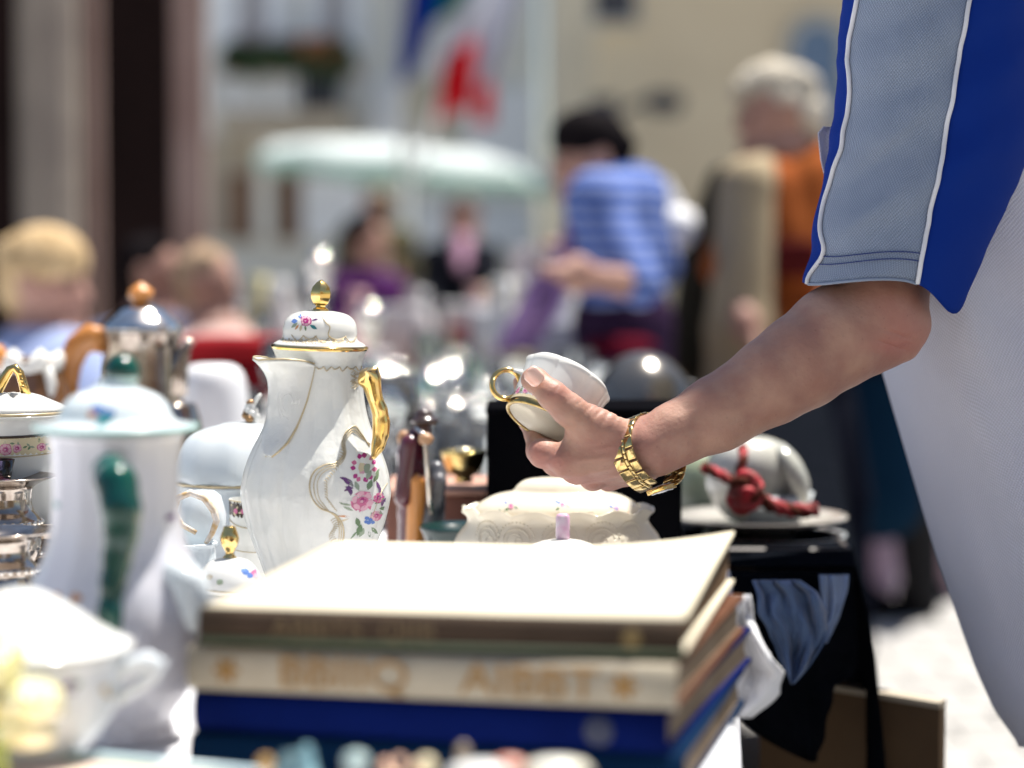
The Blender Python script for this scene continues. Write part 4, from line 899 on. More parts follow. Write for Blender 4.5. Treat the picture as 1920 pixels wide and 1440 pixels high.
# ================================================================ BOOKS
gold_ink=mat('gold ink',(.30,.165,.045),.6,.1); 
def book(label,x0,x1,y0,y1,d0,depth,mcover,mpage,yaw=0,zoff=0,over=0,spinecol=None,curl=0):
    """spine faces the viewer; x0..x1 and y0..y1 are its photo bounds at depth d0"""
    a=P(x0,y1,d0); b=P(x1,y0,d0); wd=b.x-a.x; z0=a.z; z1=b.z; hh=z1-z0; c=Vector(((a.x+b.x)/2,a.y,z0))
    t=thing('book',label,'book',c,'books stacked in the foreground',yaw)
    ct=.0028
    for nm,zz in (('back_cover',ct/2),('front_cover',hh-ct/2)):
        mb=MB(); rows=[]
        for j in range(13):
            v=j/12; row=[]
            for i in range(21):
                u=i/20; x=-wd/2+wd*u; y=.001+depth*v; z=0
                if nm=='front_cover' and curl: z=curl*(max(0,u-.55)/.45)**2*(.15+.85*v)+.004*v
                row.append((x,y,zz+z))
            rows.append(row)
        mb.grid(rows); mb.build(nm,mcover,t,solid=ct)
    # rounded spine
    rows=[]
    for k in range(11):
        a_=-pi/2+pi*k/10; rows.append([( -wd/2+wd*i/8, .001-.006*cos(a_), hh/2+hh/2*sin(a_)*.995) for i in range(9)])
    mb=MB(); mb.grid(rows); mb.build('spine',spinecol or mcover,t,solid=.0015)
    mb=MB(); n=14; e=.004
    for k in range(n):      # leaves in gathered blocks
        z=ct+(hh-2*ct)*(k+.5)/n; j_=random.uniform(-.0008,.0008); 
        ns=12 if curl else 1
        for i in range(ns): mb.box((j_-(wd/2-e)+(wd-2*e)*(i+.5)/ns,depth/2,z),((wd/2-e)/ns,depth/2-e*.8+j_,(hh-2*ct)/n/2*.96))
    if curl:
        v2=[]
        for p in mb.v:
            u=(p[0]+wd/2)/wd; v=p[1]/depth; fz=(p[2]-ct)/(hh-2*ct); v2.append((p[0],p[1],p[2]+fz*curl*.75*(max(0,u-.55)/.45)**2*(.15+.85*v)))
        mb.v=v2
    mb.build('page_block',mpage,t,smooth=False)
    t['h']=hh; return t,wd,hh
cov_cream=mat('cream book cloth',(.62,.56,.42),.7,col2=(.56,.50,.37),nscale=18,bump=.2,bscale=600)
cov_brown=mat('brown book spine',(.06,.040,.027),.8,spec=.15,col2=(.04,.027,.018),nscale=14)
cov_red=mat('dull russet cover',(.11,.05,.03),.8,col2=(.08,.035,.02))
cov_blue=mat('blue book cloth',(.002,.009,.085),.8,col2=(.0015,.006,.06),nscale=10)
cov_teal=mat('petrol blue cloth',(.002,.015,.045),.8,col2=(.002,.015,.045),nscale=10)
bd=1.42
def face_text(t,txt,x,z,size,m,flip=False,name='lettering',sx=1):
    cu=bpy.data.curves.new(name,'FONT'); cu.body=txt; cu.size=size; cu.extrude=.0003; cu.align_x='CENTER'; cu.align_y='CENTER'
    o=bpy.data.objects.new(name,cu); COL.objects.link(o); cu.materials.append(m); o.parent=t; o.location=(x,-.0066,z); o.rotation_euler=(pi/2,0,0); o.scale=(sx,1,1)
    bpy.context.view_layer.update(); me=bpy.data.meshes.new_from_object(o.evaluated_get(bpy.context.evaluated_depsgraph_get())); q=bpy.data.objects.new(name,me); COL.objects.link(q); q.parent=t; q.location=o.location; q.rotation_euler=o.rotation_euler; q.scale=o.scale
    bpy.data.objects.remove(o); return q
b4,wd,hh=book('petrol blue book at the bottom of the stack',336,1290,1392,rowz(TZ+.002,bd),bd,.29,cov_teal,pages,radians(-12))
b3,wd,hh=book('royal blue book third from the top of the stack',338,1262,1312,1390,bd,.32,cov_blue,pages,radians(-14))
mb=MB(); mb.ball((wd*.36,-.0055,hh/2),(.009,.001,.009),16); mb.build('emblem',mat('navy stamp',(.004,.012,.05),.4),b3)
b2,wd,hh=book('cream book with gold lettering on its spine, second from the top',330,1275,1228,1310,bd-.004,.29,cov_red,pages,radians(-13),spinecol=mat('cream spine cloth',(.40,.36,.28),.8,col2=(.35,.31,.24),nscale=18))
sz=.026
face_text(b2,'BBIIIQ',-.050,hh/2,sz,gold_ink,sx=1.15); face_text(b2,'AIBBT',.062,hh/2,sz,gold_ink,sx=1.2)
for xx in (-wd/2+.025,wd/2-.03):
    mb=MB(); mb.ball((xx,-.0056,hh/2),(.005,.001,.005),14)
    for k in range(6): mb.ball((xx+.0065*cos(k*pi/3),-.0056,hh/2+.0065*sin(k*pi/3)),(.002,.0008,.002),8)
    mb.build('ornament',gold_ink,b2)
b1,wd,hh=book('wide pale topped book with dark brown spine and curling cover, top of the stack',358,1285,1152,1216,bd-.002,.31,cov_cream,mat('browned pages',(.17,.11,.065),.9,col2=(.12,.075,.045)),radians(-10.5),spinecol=cov_brown,curl=.013)
mb=MB(); mb.ball((wd/2-.030,-.0056,hh/2),(.006,.001,.006),14); mb.build('ornament',mat('dull gold ink',(.15,.10,.03),.7),b1)
face_text(b1,'ABBITS  QIIB',-.05,hh/2,.015,mat('faint gold ink',(.12,.08,.035),.6),sx=1.2)
mb=MB(); mb.box((0,-.0055,.002),(wd/2,.0012,.0018)); mb.build('spine_band',mat('dull green band',(.07,.09,.05),.6),b1)
# printed tray along the bottom edge
tp=mat('printed tray',(.80,.74,.50),.3,col2=(.62,.38,.42),nscale=16)
# printed book / tray near the lens
zt=TZ+.004
c0=PZ(-120,1384,zt+.022); c1=PZ(520,1446,zt+.022)
tr2=thing('printed_tray','pale yellow and pink printed tray at the bottom left corner','tray',(-.33,1.2,TZ))
a=Vector((c0.x,c0.y,0)); b=Vector((c1.x,c1.y,0)); u=(b-a).normalized(); nrm=Vector((u.y,-u.x,0))
if nrm.y>0: nrm=-nrm
mb=MB(); q=[a,b,b+nrm*.16,a+nrm*.16]; z0=TZ+.003; z1=TZ+.022
mb.add([(p.x,p.y,z0) for p in q]+[(p.x,p.y,z1) for p in q],[(3,2,1,0),(4,5,6,7),(0,1,5,4),(1,2,6,5),(2,3,7,6),(3,0,4,7)]); mb.build('tray_body',tp,tr2,smooth=False,world=True)
mb=MB(); mb.tube([Vector((p.x,p.y,z1+.002)) for p in (a,b)],.003,n=6); mb.build('rim',mat('pale blue rim',(.50,.68,.74),.3),tr2,world=True)
# trinkets along the bottom
trk=[('teal cut glass fish lying just below the blue books','glass fish',575,1430,34,46,glass_blue,1.27,'fish'),
     ('small amber glass bead left of the teal glass','bead',498,1432,15,15,mat('amber bead',(.55,.33,.10),.1,coat=.6),1.25,'b'),
     ('pearl grey glass pebble right of the teal glass','pebble',668,1425,26,18,mat('grey bead',(.40,.52,.50),.1,coat=.6),1.27,'b'),
     ('coral and cream shell cluster','shells',752,1430,22,24,mat('coral shell',(.75,.38,.25),.2,coat=.5,col2=(.8,.65,.45),nscale=60),1.27,'cl'),
     ('yellow cream shell next to the coral cluster','shell',800,1436,20,20,mat('cream shell',(.75,.65,.40),.2,coat=.5),1.27,'b'),
     ('small brown snail shell standing above the white dish','shell',868,1412,14,20,mat('brown shell',(.28,.22,.16),.3),1.3,'b'),
     ('white glossy leaf shaped dish edge','dish',905,1446,70,20,porc,1.26,'b'),
     ('rounded coral pink stone','stone',955,1436,34,18,mat('coral stone',(.66,.30,.22),.3),1.26,'b'),
     ('pearly white leaf dish at the right end of the trinkets','dish',1045,1440,66,20,mat('pearly dish',(.72,.70,.62),.12,coat=.5,col2=(.65,.6,.4),nscale=30),1.26,'b')]
for lb,ct,x,y,rx,ry,m,d,kd in trk:
    sc=d/F; c=P(x,y,d); t=thing('trinket_'+ct.split()[-1],lb,ct,(c.x,c.y,TZ+.003),'trinkets along the front of the stall'); h=c.z-TZ-.003
    if kd=='fish':
        mb=MB(); mb.lathe([(0,h*0),(rx*1.3*sc,.0),(rx*1.1*sc,h*.6),(rx*.55*sc,h*.95),(rx*.3*sc,h+30*sc),(0,h+36*sc)],7); o=mb.build('body',m,t,smooth=False)
        mb=MB(); mb.add([(-rx*.2*sc,0,h*.6),(-rx*2.6*sc,.0,h*.5),(-rx*1.4*sc,.006,h+16*sc),(rx*.3*sc,.004,h+26*sc),(-rx*.2*sc,.02,h*.5)],[(0,1,2,3),(4,3,2,1),(0,3,4),(0,4,1)]); mb.build('fin',m,t,smooth=False)
    elif kd=='cl':
        mb=MB(); rr=random.Random(4)
        for k in range(16): mb.ball((rr.uniform(-34,34)*sc,rr.uniform(-.012,.012),h*rr.uniform(.1,1)+8*sc),rr.uniform(9,14)*sc,10)
        mb.build('body',m,t)
        mb=MB(); mb.lathe([(.02,0),(.022,h*.4),(0,h*.5)],12); mb.build('stand',porc,t)
    else:
        mb=MB(); mb.lathe([(rx*.5*sc,0),(rx*.6*sc,.003),(rx*.25*sc,h*.4),(rx*.5*sc,h*.8),(rx*sc,h),(rx*.8*sc,h+ry*.7*sc),(rx*.3*sc,h+ry*sc),(0,h+ry*sc)],20,sy=.7,fn=lambda a,r,z:(r*(1+.08*cos(a*5)),z)); mb.build('body',m,t)
# yellow porcelain flower bottom left
yl=mat('yellow glazed petals',(.76,.70,.30),.12,coat=.6,sss=.2,sssr=(1,.9,.4),col2=(.78,.76,.55),nscale=30); yg=mat('yellow green glaze',(.40,.48,.12),.2,coat=.4)
c=P(10,1320,1.33); yf=thing('porcelain_flower','glossy yellow porcelain flower with green leaves at the left edge','ornament',(c.x,c.y,TZ+.003))
mb=MB(); sc=1.33/F
def petal(cx,cy,ang,l,w_,cup,m,nm):
    rows=[]; 
    for j in range(9):
        v=j/8; row=[]
        for i in range(9):
            u=-1+i/4; wid=w_*sin(pi*(.12+.78*v))**.7; px_=cx+cos(ang)*l*v-sin(ang)*u*wid; py_=cy+sin(ang)*l*v+cos(ang)*u*wid
            row.append(P(px_,py_,1.33-cup*(1-u*u)*sin(pi*v)-.006*sin(v*5)))
        rows.append(row)
    mb=MB(); mb.grid(rows); return mb.build(nm,m,yf,world=True,solid=.003)
for (cx,cy,a,l,w_,cu,m,nm) in ((-10,1310,-1.35,130,40,.02,yl,'petal'),(-10,1325,-.1,126,46,.03,yl,'petal'),(-20,1350,-.5,130,36,.015,yl,'petal'),(-10,1355,-2.2,110,38,.02,yl,'petal'),(-10,1365,.12,110,34,.02,yl,'petal'),(-20,1385,-.25,120,26,.01,yg,'leaf'),(0,1390,-1.0,90,24,.01,yg,'leaf')): petal(cx,cy,a,l,w_,cu,m,nm)
mb=MB(); mb.tube([(c.x,c.y,TZ+.003),P(-10,1400,1.34),P(-8,1340,1.34)],.006,n=8); mb.build('stem',yg,yf,world=True)
mb=MB(); mb.lathe([(.03,0),(.032,.006),(.012,.012),(0,.012)],20); mb.build('foot',yg,yf)
for (x,y) in ((36,1228),(88,1325),(60,1290)):  # glossy beads added where bright highlights sit on the petals
    mb=MB(); mb.ball(P(x,y,1.315),.0045,16); mb.build('dewdrop',yl,yf,world=True)
# ---- cloths at the table edge
import mathutils.noise as mnoise
def hang(name,label,outline,d0,m,amp=.006,fr=1,cat='cloth',seed=1):
    """outline: rows of (y,xl,xr); hanging cloth with soft folds"""
    r_=random.Random(seed); ph=r_.uniform(0,6); rows=[]
    ys=np.linspace(outline[0][0],outline[-1][0],26)
    for y in ys:
        xl=np.interp(y,[o[0] for o in outline],[o[1] for o in outline]); xr=np.interp(y,[o[0] for o in outline],[o[2] for o in outline]); row=[]
        for i in range(25):
            u=i/24; x=xl+(xr-xl)*u; nz=mnoise.noise(Vector((u*3.1*fr+seed*7,y*.011,seed)))*1.6+.6*mnoise.noise(Vector((u*7.3*fr-seed,y*.028,seed*3))); row.append(P(x+8*mnoise.noise(Vector((y*.03,seed,0)))*(1 if 0<i<24 else .6),y,d0+amp*1.2*nz+amp*.4*sin(u*9*fr+ph+y*.01)))
        rows.append(row)
    mb=MB(); mb.grid(rows); o=mb.build(name,m,solid=.0015); return tag(o,label,cat)
hang('black_drape','black cloth hanging down the front of the rear table, corner pointing down',[(1070,1290,1600),(1150,1300,1606),(1240,1320,1610),(1268,1330,1604),(1285,1340,1566),(1340,1380,1553),(1390,1436,1543),(1405,1472,1539),(1428,1520,1532)],2.372,blackcloth,.008,seed=7)
hang('blue_cloth','crumpled slate blue cloth ending in a point over the black drape',[(1088,1412,1500),(1110,1418,1530),(1150,1424,1552),(1200,1448,1546),(1245,1466,1520),(1282,1486,1490)],2.26,bluecloth,.016,fr=2.2)
hang('blue_ribbon','pale blue strip of cloth hanging below the dark tray',[(1078,1536,1592),(1110,1540,1588),(1150,1546,1574),(1185,1538,1562),(1205,1540,1550)],2.33,bluecloth2,.008,seed=3)
hang('napkin','bright white cloth corner hanging from the table beside the books',[(1115,1372,1408),(1160,1366,1412),(1215,1360,1432),(1262,1356,1470),(1300,1350,1462),(1345,1348,1410)],1.74,white_cloth,.010,seed=5)
cover('dark_runner','dark cloth lying on the right edge of the rear table around plates and tray',lambda y:(.10+.1*(y-2.4)-.01,edgeX(y)+.002),2.378,5.5,TZ+.003,blackcloth,.001,30,30)
# brown board on the ground
A=P(1425,1262,2.50); B=P(1762,1318,2.42); cen=(Vector((A.x,A.y,0))+Vector((B.x,B.y,0)))/2
cbx=thing('brown_board','brown wooden panel standing upright on the ground below the black drape','board',cen)
dirv=Vector((B.x-A.x,B.y-A.y,0)).normalized(); L_=(Vector((B.x-A.x,B.y-A.y,0))).length
ny=Vector((-dirv.y,dirv.x,0)); card=mat('brown board',(.13,.085,.05),.8,col2=(.10,.065,.04),nscale=8)
def slab(nm,m,z0a,z0b,z1a,z1b,o0,o1):
    a=Vector((A.x,A.y,0)); b=Vector((B.x,B.y,0)); q=[a+ny*o0,b+ny*o0,b+ny*o1,a+ny*o1]; zl=[z0a,z0b,z0b,z0a]; zh=[z1a,z1b,z1b,z1a]
    mb=MB(); mb.add([(p.x,p.y,z) for p,z in zip(q,zl)]+[(p.x,p.y,z) for p,z in zip(q,zh)],[(3,2,1,0),(4,5,6,7),(0,1,5,4),(1,2,6,5),(2,3,7,6),(3,0,4,7)]); mb.build(nm,m,cbx,smooth=False,world=True)
slab('panel',card,0,0,A.z-.006,B.z-.006,0,.022); slab('top_edge',mat('pale wood edge',(.40,.35,.28),.8),A.z-.006,B.z-.006,A.z,B.z,-.001,.024)  # strip along the top is coloured pale to look sunlit
# ================================================================ GLASSWARE AND CLUTTER FURTHER ALONG
def proto_glass(kind,m):
    mb=MB()
    if kind=='wine': mb.lathe([(0,0),(.032,0),(.033,.002),(.006,.006),(.004,.012),(.004,.075),(.012,.085),(.030,.105),(.036,.135),(.031,.170),(.0295,.170),(.034,.135),(.028,.107),(.008,.09),(0,.09)],24)
    if kind=='tumbler': mb.lathe([(0,0),(.030,0),(.032,.004),(.036,.10),(.0345,.10),(.029,.012),(0,.012)],24)
    if kind=='carafe': mb.lathe([(0,0),(.045,0),(.052,.02),(.055,.06),(.045,.11),(.020,.15),(.017,.19),(.026,.215),(.024,.215),(.015,.19),(.018,.152),(.042,.11),(.052,.06),(.048,.02),(0,.01)],24)
    if kind=='dish': mb.lathe([(0,0),(.04,0),(.05,.01),(.09,.05),(.105,.06),(.103,.062),(.085,.055),(.045,.014),(0,.012)],32,fn=lambda a,r,z:(r*(1+.03*cos(12*a)),z))
    if kind=='cup': mb.lathe([(0,0),(.02,0),(.022,.004),(.02,.008),(.034,.03),(.041,.058),(.043,.065),(.041,.065),(.030,.028),(0,.012)],24); mb.tube([(.038,0,.05),(.055,0,.055),(.062,0,.04),(.052,0,.024),(.034,0,.024)],.003,n=6)
    if kind=='pile':
        for q in range(6): mb.lathe([(0,.008*q),(.045,.008*q),(.085+.002*(q%2),.008*q+.011),(.084,.008*q+.013),(.04,.008*q+.006),(0,.008*q+.006)],28)
    if kind=='ball': mb.lathe([(0,0),(.022,0),(.024,.004),(.012,.010)]+[(.045*sin(a),.052-.045*cos(a)) for a in [radians(18+q*14) for q in range(11)]]+[(.012,.099),(.010,.103),(.014,.110),(.008,.118),(0,.119)],28)
    return mb
far=[]
glasses=[]
def mk(kind,m,nm,lab,cat,grp):
    def f(x,d,s=1,z=TZ,lb=None):
        key=(kind,m.name)
        t=thing(nm,lb or lab,cat,on(x,d,z)+Vector((0,0,.003)),grp); t.scale=(s,s,s)
        if key not in CACHE:
            o=proto_glass(kind,m).build('bowl' if kind in('wine','dish') else 'body',m,t); CACHE[key]=o.data
        else:
            o=bpy.data.objects.new('bowl' if kind in('wine','dish') else 'body',CACHE[key]); COL.objects.link(o); o.parent=t
        return t
    return f
CACHE={}
wine=mk('wine',glass_far,'wine_glass','clear stemmed glass among the blurred glassware behind the coffee pot','glass','glassware at the far end of the stall')
tumb=mk('tumbler',glass_far,'tumbler','clear tumbler among the blurred glassware behind the coffee pot','glass','glassware at the far end of the stall')
cara=mk('carafe',glass_far,'carafe','clear carafe among the blurred glassware behind the coffee pot','carafe','glassware at the far end of the stall')
sdish=mk('dish',silver,'silver_dish','silver dish glinting among the glassware','dish','silver at the far end of the stall')
cdish=mk('dish',glass_far,'glass_dish','lobed glass dish among the blurred glassware','dish','glassware at the far end of the stall')
pdish=mk('dish',porc,'porcelain_dish','white lobed dish among the blurred glassware','dish','china at the far end of the stall')
pcup=mk('cup',porc,'porcelain_cup','white handled cup among the blurred glassware','cup','china at the far end of the stall')
ppile=mk('pile',porc_cool,'plate_pile','pile of pale plates among the blurred glassware','plates','china at the far end of the stall')
gdish=mk('dish',glass_green,'green_dish','green glass dish among the blurred glassware','dish','green glass at the far end of the stall')
glint_pot=mk('ball',silver,'sugar_pot','small round silver pot with knob catching the sun among the glasses','silver pot','silver pots among the glassware')  # polished round pots added to throw bright discs of sun
rr=random.Random(12)
for k in range(64):
    x=rr.uniform(660,1120); d=rr.uniform(2.8,5.5)
    f=rr.choice([wine,tumb,cdish,sdish,pdish,pdish,pcup,pcup,pcup,ppile,ppile,tumb]); 
    if d<3.3 and 700<x<1100 and f in (cara,wine): f=tumb
    f(x,d,rr.uniform(.8,1.1))
for k in range(12): rr.choice([wine,tumb,pdish,cara])(rr.uniform(380,660),rr.uniform(3.6,5.4),rr.uniform(.85,1.1))
gdish(800,4.3); gdish(850,4.6); wine(730,2.75); tumb(760,2.8); tumb(870,2.85,1.1); tumb(915,2.8); tumb(700,2.9)
for (x,d,s) in ((660,3.6,.7),(740,3.7,.8),(700,3.3,.6),(810,4.6,1.1),(870,4.9,1.1),(665,4.6,1),(722,4.8,1.1),(712,4.4,1.2),(745,4.2,1.3),(790,5.0,.9),(842,4.7,1.2),(702,4.9,1),(680,4.3,.8),(760,4.0,1),(900,4.2,1),(930,3.9,.9),(850,4.0,.8),(770,3.5,.6),(820,3.4,.6),(875,3.4,.6),(640,5.2,1)): glint_pot(x,d,s*(.55 if d<4 else .8),lb='small round silver pot with knob catching the sun among the glasses')
for k in range(22): glint_pot(rr.uniform(640,1080),rr.uniform(3.5,5.5),rr.uniform(.35,.6))
# silver candlesticks, their balls added to give the glints above the pot lid
for i,(x,d,top) in enumerate(((602,5.2,488),(694,5.0,585))):
    sc=d/F; by=rowz(TZ,d); cs=thing('candlestick',['tall silver candlestick topped by a ball, right above the pot knob','shorter silver candlestick among the glasses'][i],'candlestick',on(x,d)+Vector((0,0,.003)))
    h=(by-top)*sc-.02; mb=MB(); mb.lathe([(0,0),(.05,0),(.052,.008),(.015,.03),(.012,h*.4),(.022,h*.45),(.010,h*.5),(.009,h*.78),(.02,h*.8),(.02,h*.84),(0,h*.85)],20); mb.build('stem',silver,cs)
    mb=MB(); mb.ball((0,0,h*.9),.026,20); mb.build('ball',silver,cs); mb=MB(); mb.ball((0,0,h+.01),.03,20); mb.build('finial',silver,cs)
# second row of stalls
def stall(label,x0,x1,d0,d1,zt,m,items,seed):
    a=on(x0,d0,zt); b=on(x1,d0,zt); c=on((x0+x1)/2,d1,zt); t=thing('market_stall',label,'stall',((a.x+b.x)/2,(a.y+c.y)/2,0)); cx_=(a.x+b.x)/2; hx=(b.x-a.x)/2; cy_=(a.y+c.y)/2; hy_=(c.y-a.y)/2
    mb=MB(); mb.bbox((0,0,zt-.015),(hx,hy_,.015),.004); mb.build('tabletop',wood_br,t)
    mb=MB(); rows=[]
    per=[]
    n=60
    for k in range(n+1):
        u=k/n*4; s_=int(min(u,3.999)); f_=u-s_; q=[(-hx,-hy_),(hx,-hy_),(hx,hy_),(-hx,hy_),(-hx,-hy_)]; x=q[s_][0]*(1-f_)+q[s_+1][0]*f_; y=q[s_][1]*(1-f_)+q[s_+1][1]*f_; per.append((x,y))
    for j in range(6):
        v=j/5; rows.append([(x*(1+.03*v*sin(i*1.7)+.01),y*(1+.03*v*sin(i*1.7)+.01),zt+.002-v*(zt-.12)) for i,(x,y) in enumerate(per)])
    mb.grid(rows); mb.build('cloth_skirt',m,t)
    r_=random.Random(seed); cols=[(.75,.74,.72),(.7,.68,.66),(.30,.06,.06),(.45,.27,.15),(.10,.13,.28),(.2,.36,.2),(.65,.40,.40),(.6,.55,.3),(.05,.04,.05),(.5,.5,.56),(.8,.8,.8)]
    for k in range(items):
        x=r_.uniform(-hx*.92,hx*.92); y=r_.uniform(-hy_*.9,hy_*.9); kind=r_.choice(['box','vase','box','vase','bowl']); cc=r_.choice(cols); m_=mat('goods %.2f %.2f'%(cc[0],cc[2]),cc,.3)
        o=thing({'box':'small_box','vase':'vase','bowl':'bowl'}[kind],'small %s among the blurred goods of the stalls behind'%kind,kind,(t.location.x+x,t.location.y+y,zt+.003),{'box':'boxes','vase':'vases','bowl':'bowls'}[kind]+' on the stalls behind')
        mb=MB()
        if kind=='box': a_,b_,h_=r_.uniform(.04,.1),r_.uniform(.03,.07),r_.uniform(.02,.09); mb.bbox((0,0,h_),(a_,b_,h_),.004); mb.build('box_body',m_,o); 
        elif kind=='vase': h_=r_.uniform(.12,.28); mb.lathe([(0,0),(.03,0),(.05,h_*.3),(.045,h_*.55),(.018,h_*.8),(.03,h_),(.026,h_),(0,h_*.8)],16); mb.build('body',m_,o)
        else: mb.lathe([(0,0),(.03,0),(.08,.05),(.078,.052),(.03,.01),(0,.01)],18); mb.build('body',m_,o)
    return t
dkred=mat('stall cloth red',(.25,.03,.04),.8); 
stall('stall with blue grey cloth at the far left of the market',380,700,6.4,7.6,.72,mat('stall cloth grey',(.30,.30,.36),.8),22,1)
stall('stall with brown cloth in the middle of the market behind the glasses',700,1010,7.2,8.8,.72,mat('stall cloth brown',(.30,.18,.13),.8),24,2)
stall('far white clothed stall under the parasol',520,960,14.5,16,.75,white_cloth,26,3)
stall('stall with dark cloth at which the striped shirt man stands',900,1110,5.9,6.7,.74,mat('stall cloth plum',(.30,.18,.26),.8),12,4)
# ================================================================ CUP, HAND AND SELLER
d0=2.0
def W(x,y,dep=0.0): return P(x,y,2.0+dep)
U=2.0/F                                   # metres per photo pixel at the hand
# ---- teacup held tilted, mouth down-left
Rv=Vector((1,0,0)); 
imgdir=lambda dx,dy: (Rv*dx-UP*dy)
ax_img=imgdir(-.47,.88).normalized()
axis=(ax_img*cos(radians(20))-FW*sin(radians(20))).normalized()       # towards the mouth, leaning to the viewer
cup=thing('teacup','white fluted teacup with gold ring handle and rose band, held tilted in the hand','cup',W(1020,796,.040))
xl=imgdir(-.88,-.47).normalized(); xl=(xl-axis*xl.dot(axis)).normalized(); yl_=axis.cross(xl)
cup.rotation_euler=Matrix((xl,yl_,axis)).transposed().to_euler()
bpy.context.view_layer.update()
# local z: 0 at the mouth, negative towards the foot
k_=U
cupf=lambda a,r,z:(r*(1+(.034*min(1,max(0,-z/.03)))*(abs(cos(a*4))**.6-.5)),z)
mb=MB(); out=[(81,-112),(89,-104),(86,-96),(84,-84),(83,-70),(81,-50),(79,-30),(78,-10),(78,0)]
inn=[(74,0),(74,-10),(74,-30),(76,-60),(70,-90),(30,-98),(0,-99)]
mb.lathe([(0,-106*k_),(50*k_,-106*k_),(58*k_,-110*k_),(74*k_,-113*k_)]+[(r*k_,z*k_) for r,z in out]+[(r*k_,z*k_) for r,z in inn],128,fn=cupf); mb.build('bowl',porc,cup)
mb=MB(); mb.lathe([(79*k_,-13*k_),(81.5*k_,-9*k_),(81.5*k_,-1*k_),(80.5*k_,1.5*k_),(76*k_,1.5*k_),(73.5*k_,0),(73.5*k_,-5*k_)],96,fn=cupf,close=False); mb.build('gold_rim',gold_dk,cup)
mb=MB(); mb.lathe([(0,-2.5*k_),(72*k_,-2.5*k_),(74*k_,-1*k_)],64,close=False); mb.build('cream_base',porc_cream,cup)
ring=[]; 
for q in range(25):
    a=pi*2*q/24; ring.append(Vector(((100+27*cos(a))*k_,0,(-36-30*sin(a))*k_)))
mb=MB(); mb.tube([Matrix.Rotation(radians(0),3,'Z')@p for p in ring],5.6*k_,n=12,closed=True); mb.build('handle',gold,cup)
mb=MB(); mb.tube([Vector((100*k_,0,-66*k_)),Vector((80*k_,0,-72*k_))],[6*k_,8*k_],n=10); mb.build('handle_joint',porc,cup)
def csurf(x,y,off):  # x: angle in px along rim, y: px from mouth
    a=x/80; r=float(np.interp(y,[0,30,60,90,110],[78.8,79.5,82,85,82]))*k_+off*.6; return Vector((r*cos(a),r*sin(a),-y*k_))
pa=Paint(csurf)
for k in range(40): pa.blob(-250+k*13,14,8,5,'cream',off=.0005,wob=0)
for k in range(-9,10):
    x=k*27; pa.rose(x,26,8.5 if k%2 else 7); pa.leaf(x+9,24,12,6,.4,'leaf'); pa.leaf(x+10,31,12,5,-.4,'leaf2'); pa.leaf(x-9,33,10,5,2.6,'leaf'); pa.leaf(x-8,19,9,4,3.6,'leaf2')
pa.line([(x,10) for x in range(-250,251,12)],1.1,'dark',off=.0006,sc=k_); pa.done('rose_band',cup)
# ---- seller: body
sel=thing('person','person in blue, grey and white polo shirt leaning over the stall, holding the teacup','person',(.56,2.25,0))
hand=[]
def C(a,b,ra,rb): hand.append(('c',W(*a),W(*b),ra*U,rb*U))
# thumb
C((1003,712,-.020),(1036,741,-.026),19,25); C((1036,741,-.026),(1066,768,-.022),25,27); C((1066,768,-.022),(1106,798,-.010),29,34); C((1106,798,-.010),(1178,836,.005),36,46)
hand.append(('e',W(1002,712,-.020),(24*U,17*U,21*U)))
# web and first interosseous
C((1090,812,-.004),(1080,862,.002),30,32); C((1120,820,0),(1085,868,.004),40,30); C((1140,845,.004),(1195,850,.010),46,52)
# metacarpals
C((1195,846,.0),(1062,862,-.002),44,26); C((1197,858,.012),(1082,878,.012),40,27); C((1203,868,.026),(1112,892,.030),36,25); C((1207,876,.038),(1142,897,.048),32,22)
# knuckle pads
hand.append(('e',W(1056,868,-.006),(19*U,14*U,17*U))); hand.append(('e',W(1112,903,.022),(17*U,14*U,17*U)))
# index: proximal, middle, distal
C((1058,862,.000),(1018,850,.010),26,24.5); C((1018,850,.010),(1010,846,.058),25,22); C((1010,846,.058),(992,790,.094),20,18); C((992,790,.094),(976,716,.100),17,15)
# middle, ring, little finger wrapped behind the cup
C((1080,880,.014),(1042,868,.045),25,23); C((1042,868,.045),(1034,810,.096),22,19); C((1034,810,.096),(1030,735,.104),18,16)
C((1110,892,.034),(1080,878,.070),24,21); C((1080,878,.070),(1076,815,.108),20,18); C((1076,815,.108),(1072,760,.108),18,15)
C((1140,897,.050),(1116,880,.082),21,18); C((1116,880,.082),(1114,830,.104),17,15); C((1114,830,.104),(1110,790,.104),15,13)
# forearm (flattened: two rows) and elbow, upper arm
fa=[((1205,848),44,.004,.030),((1228,838),52,.0,.032),((1265,815),58,.002,.034),((1343,777),69,.006,.034),((1448,714),80,.014,.038),((1504,678),88,.020,.040),((1568,632),95,.028,.042),((1640,588),97,.036,.046)]
for (p,r,da,db),(p2,r2,da2,db2) in zip(fa,fa[1:]):
    hand.append(('c',W(*p,da),W(*p2,da2),r*U,r2*U)); hand.append(('c',W(*p,db),W(*p2,db2),r*.92*U,r2*.92*U))
hand += [('c',W(1640,590,.042),W(1690,300,.055),92*U,86*U),('c',W(1652,560,.050),W(1700,250,.065),88*U,84*U),('e',W(1700,610,.03),(46*U,38*U,44*U)),('c',W(1640,650,.030),W(1690,640,.034),50*U,40*U),
  ('c',W(1690,300,.06),W(1790,-160,.12),86*U,98*U)]
# thumb joint bump and wrist bone
hand.append(('e',W(1205,800,.004),(26*U,20*U,16*U))); hand.append(('e',W(1135,800,-.012),(30*U,16*U,24*U)))
arm=relax(sdf_mesh(hand,.0015,.0075),2)
V=np.array(arm.v)
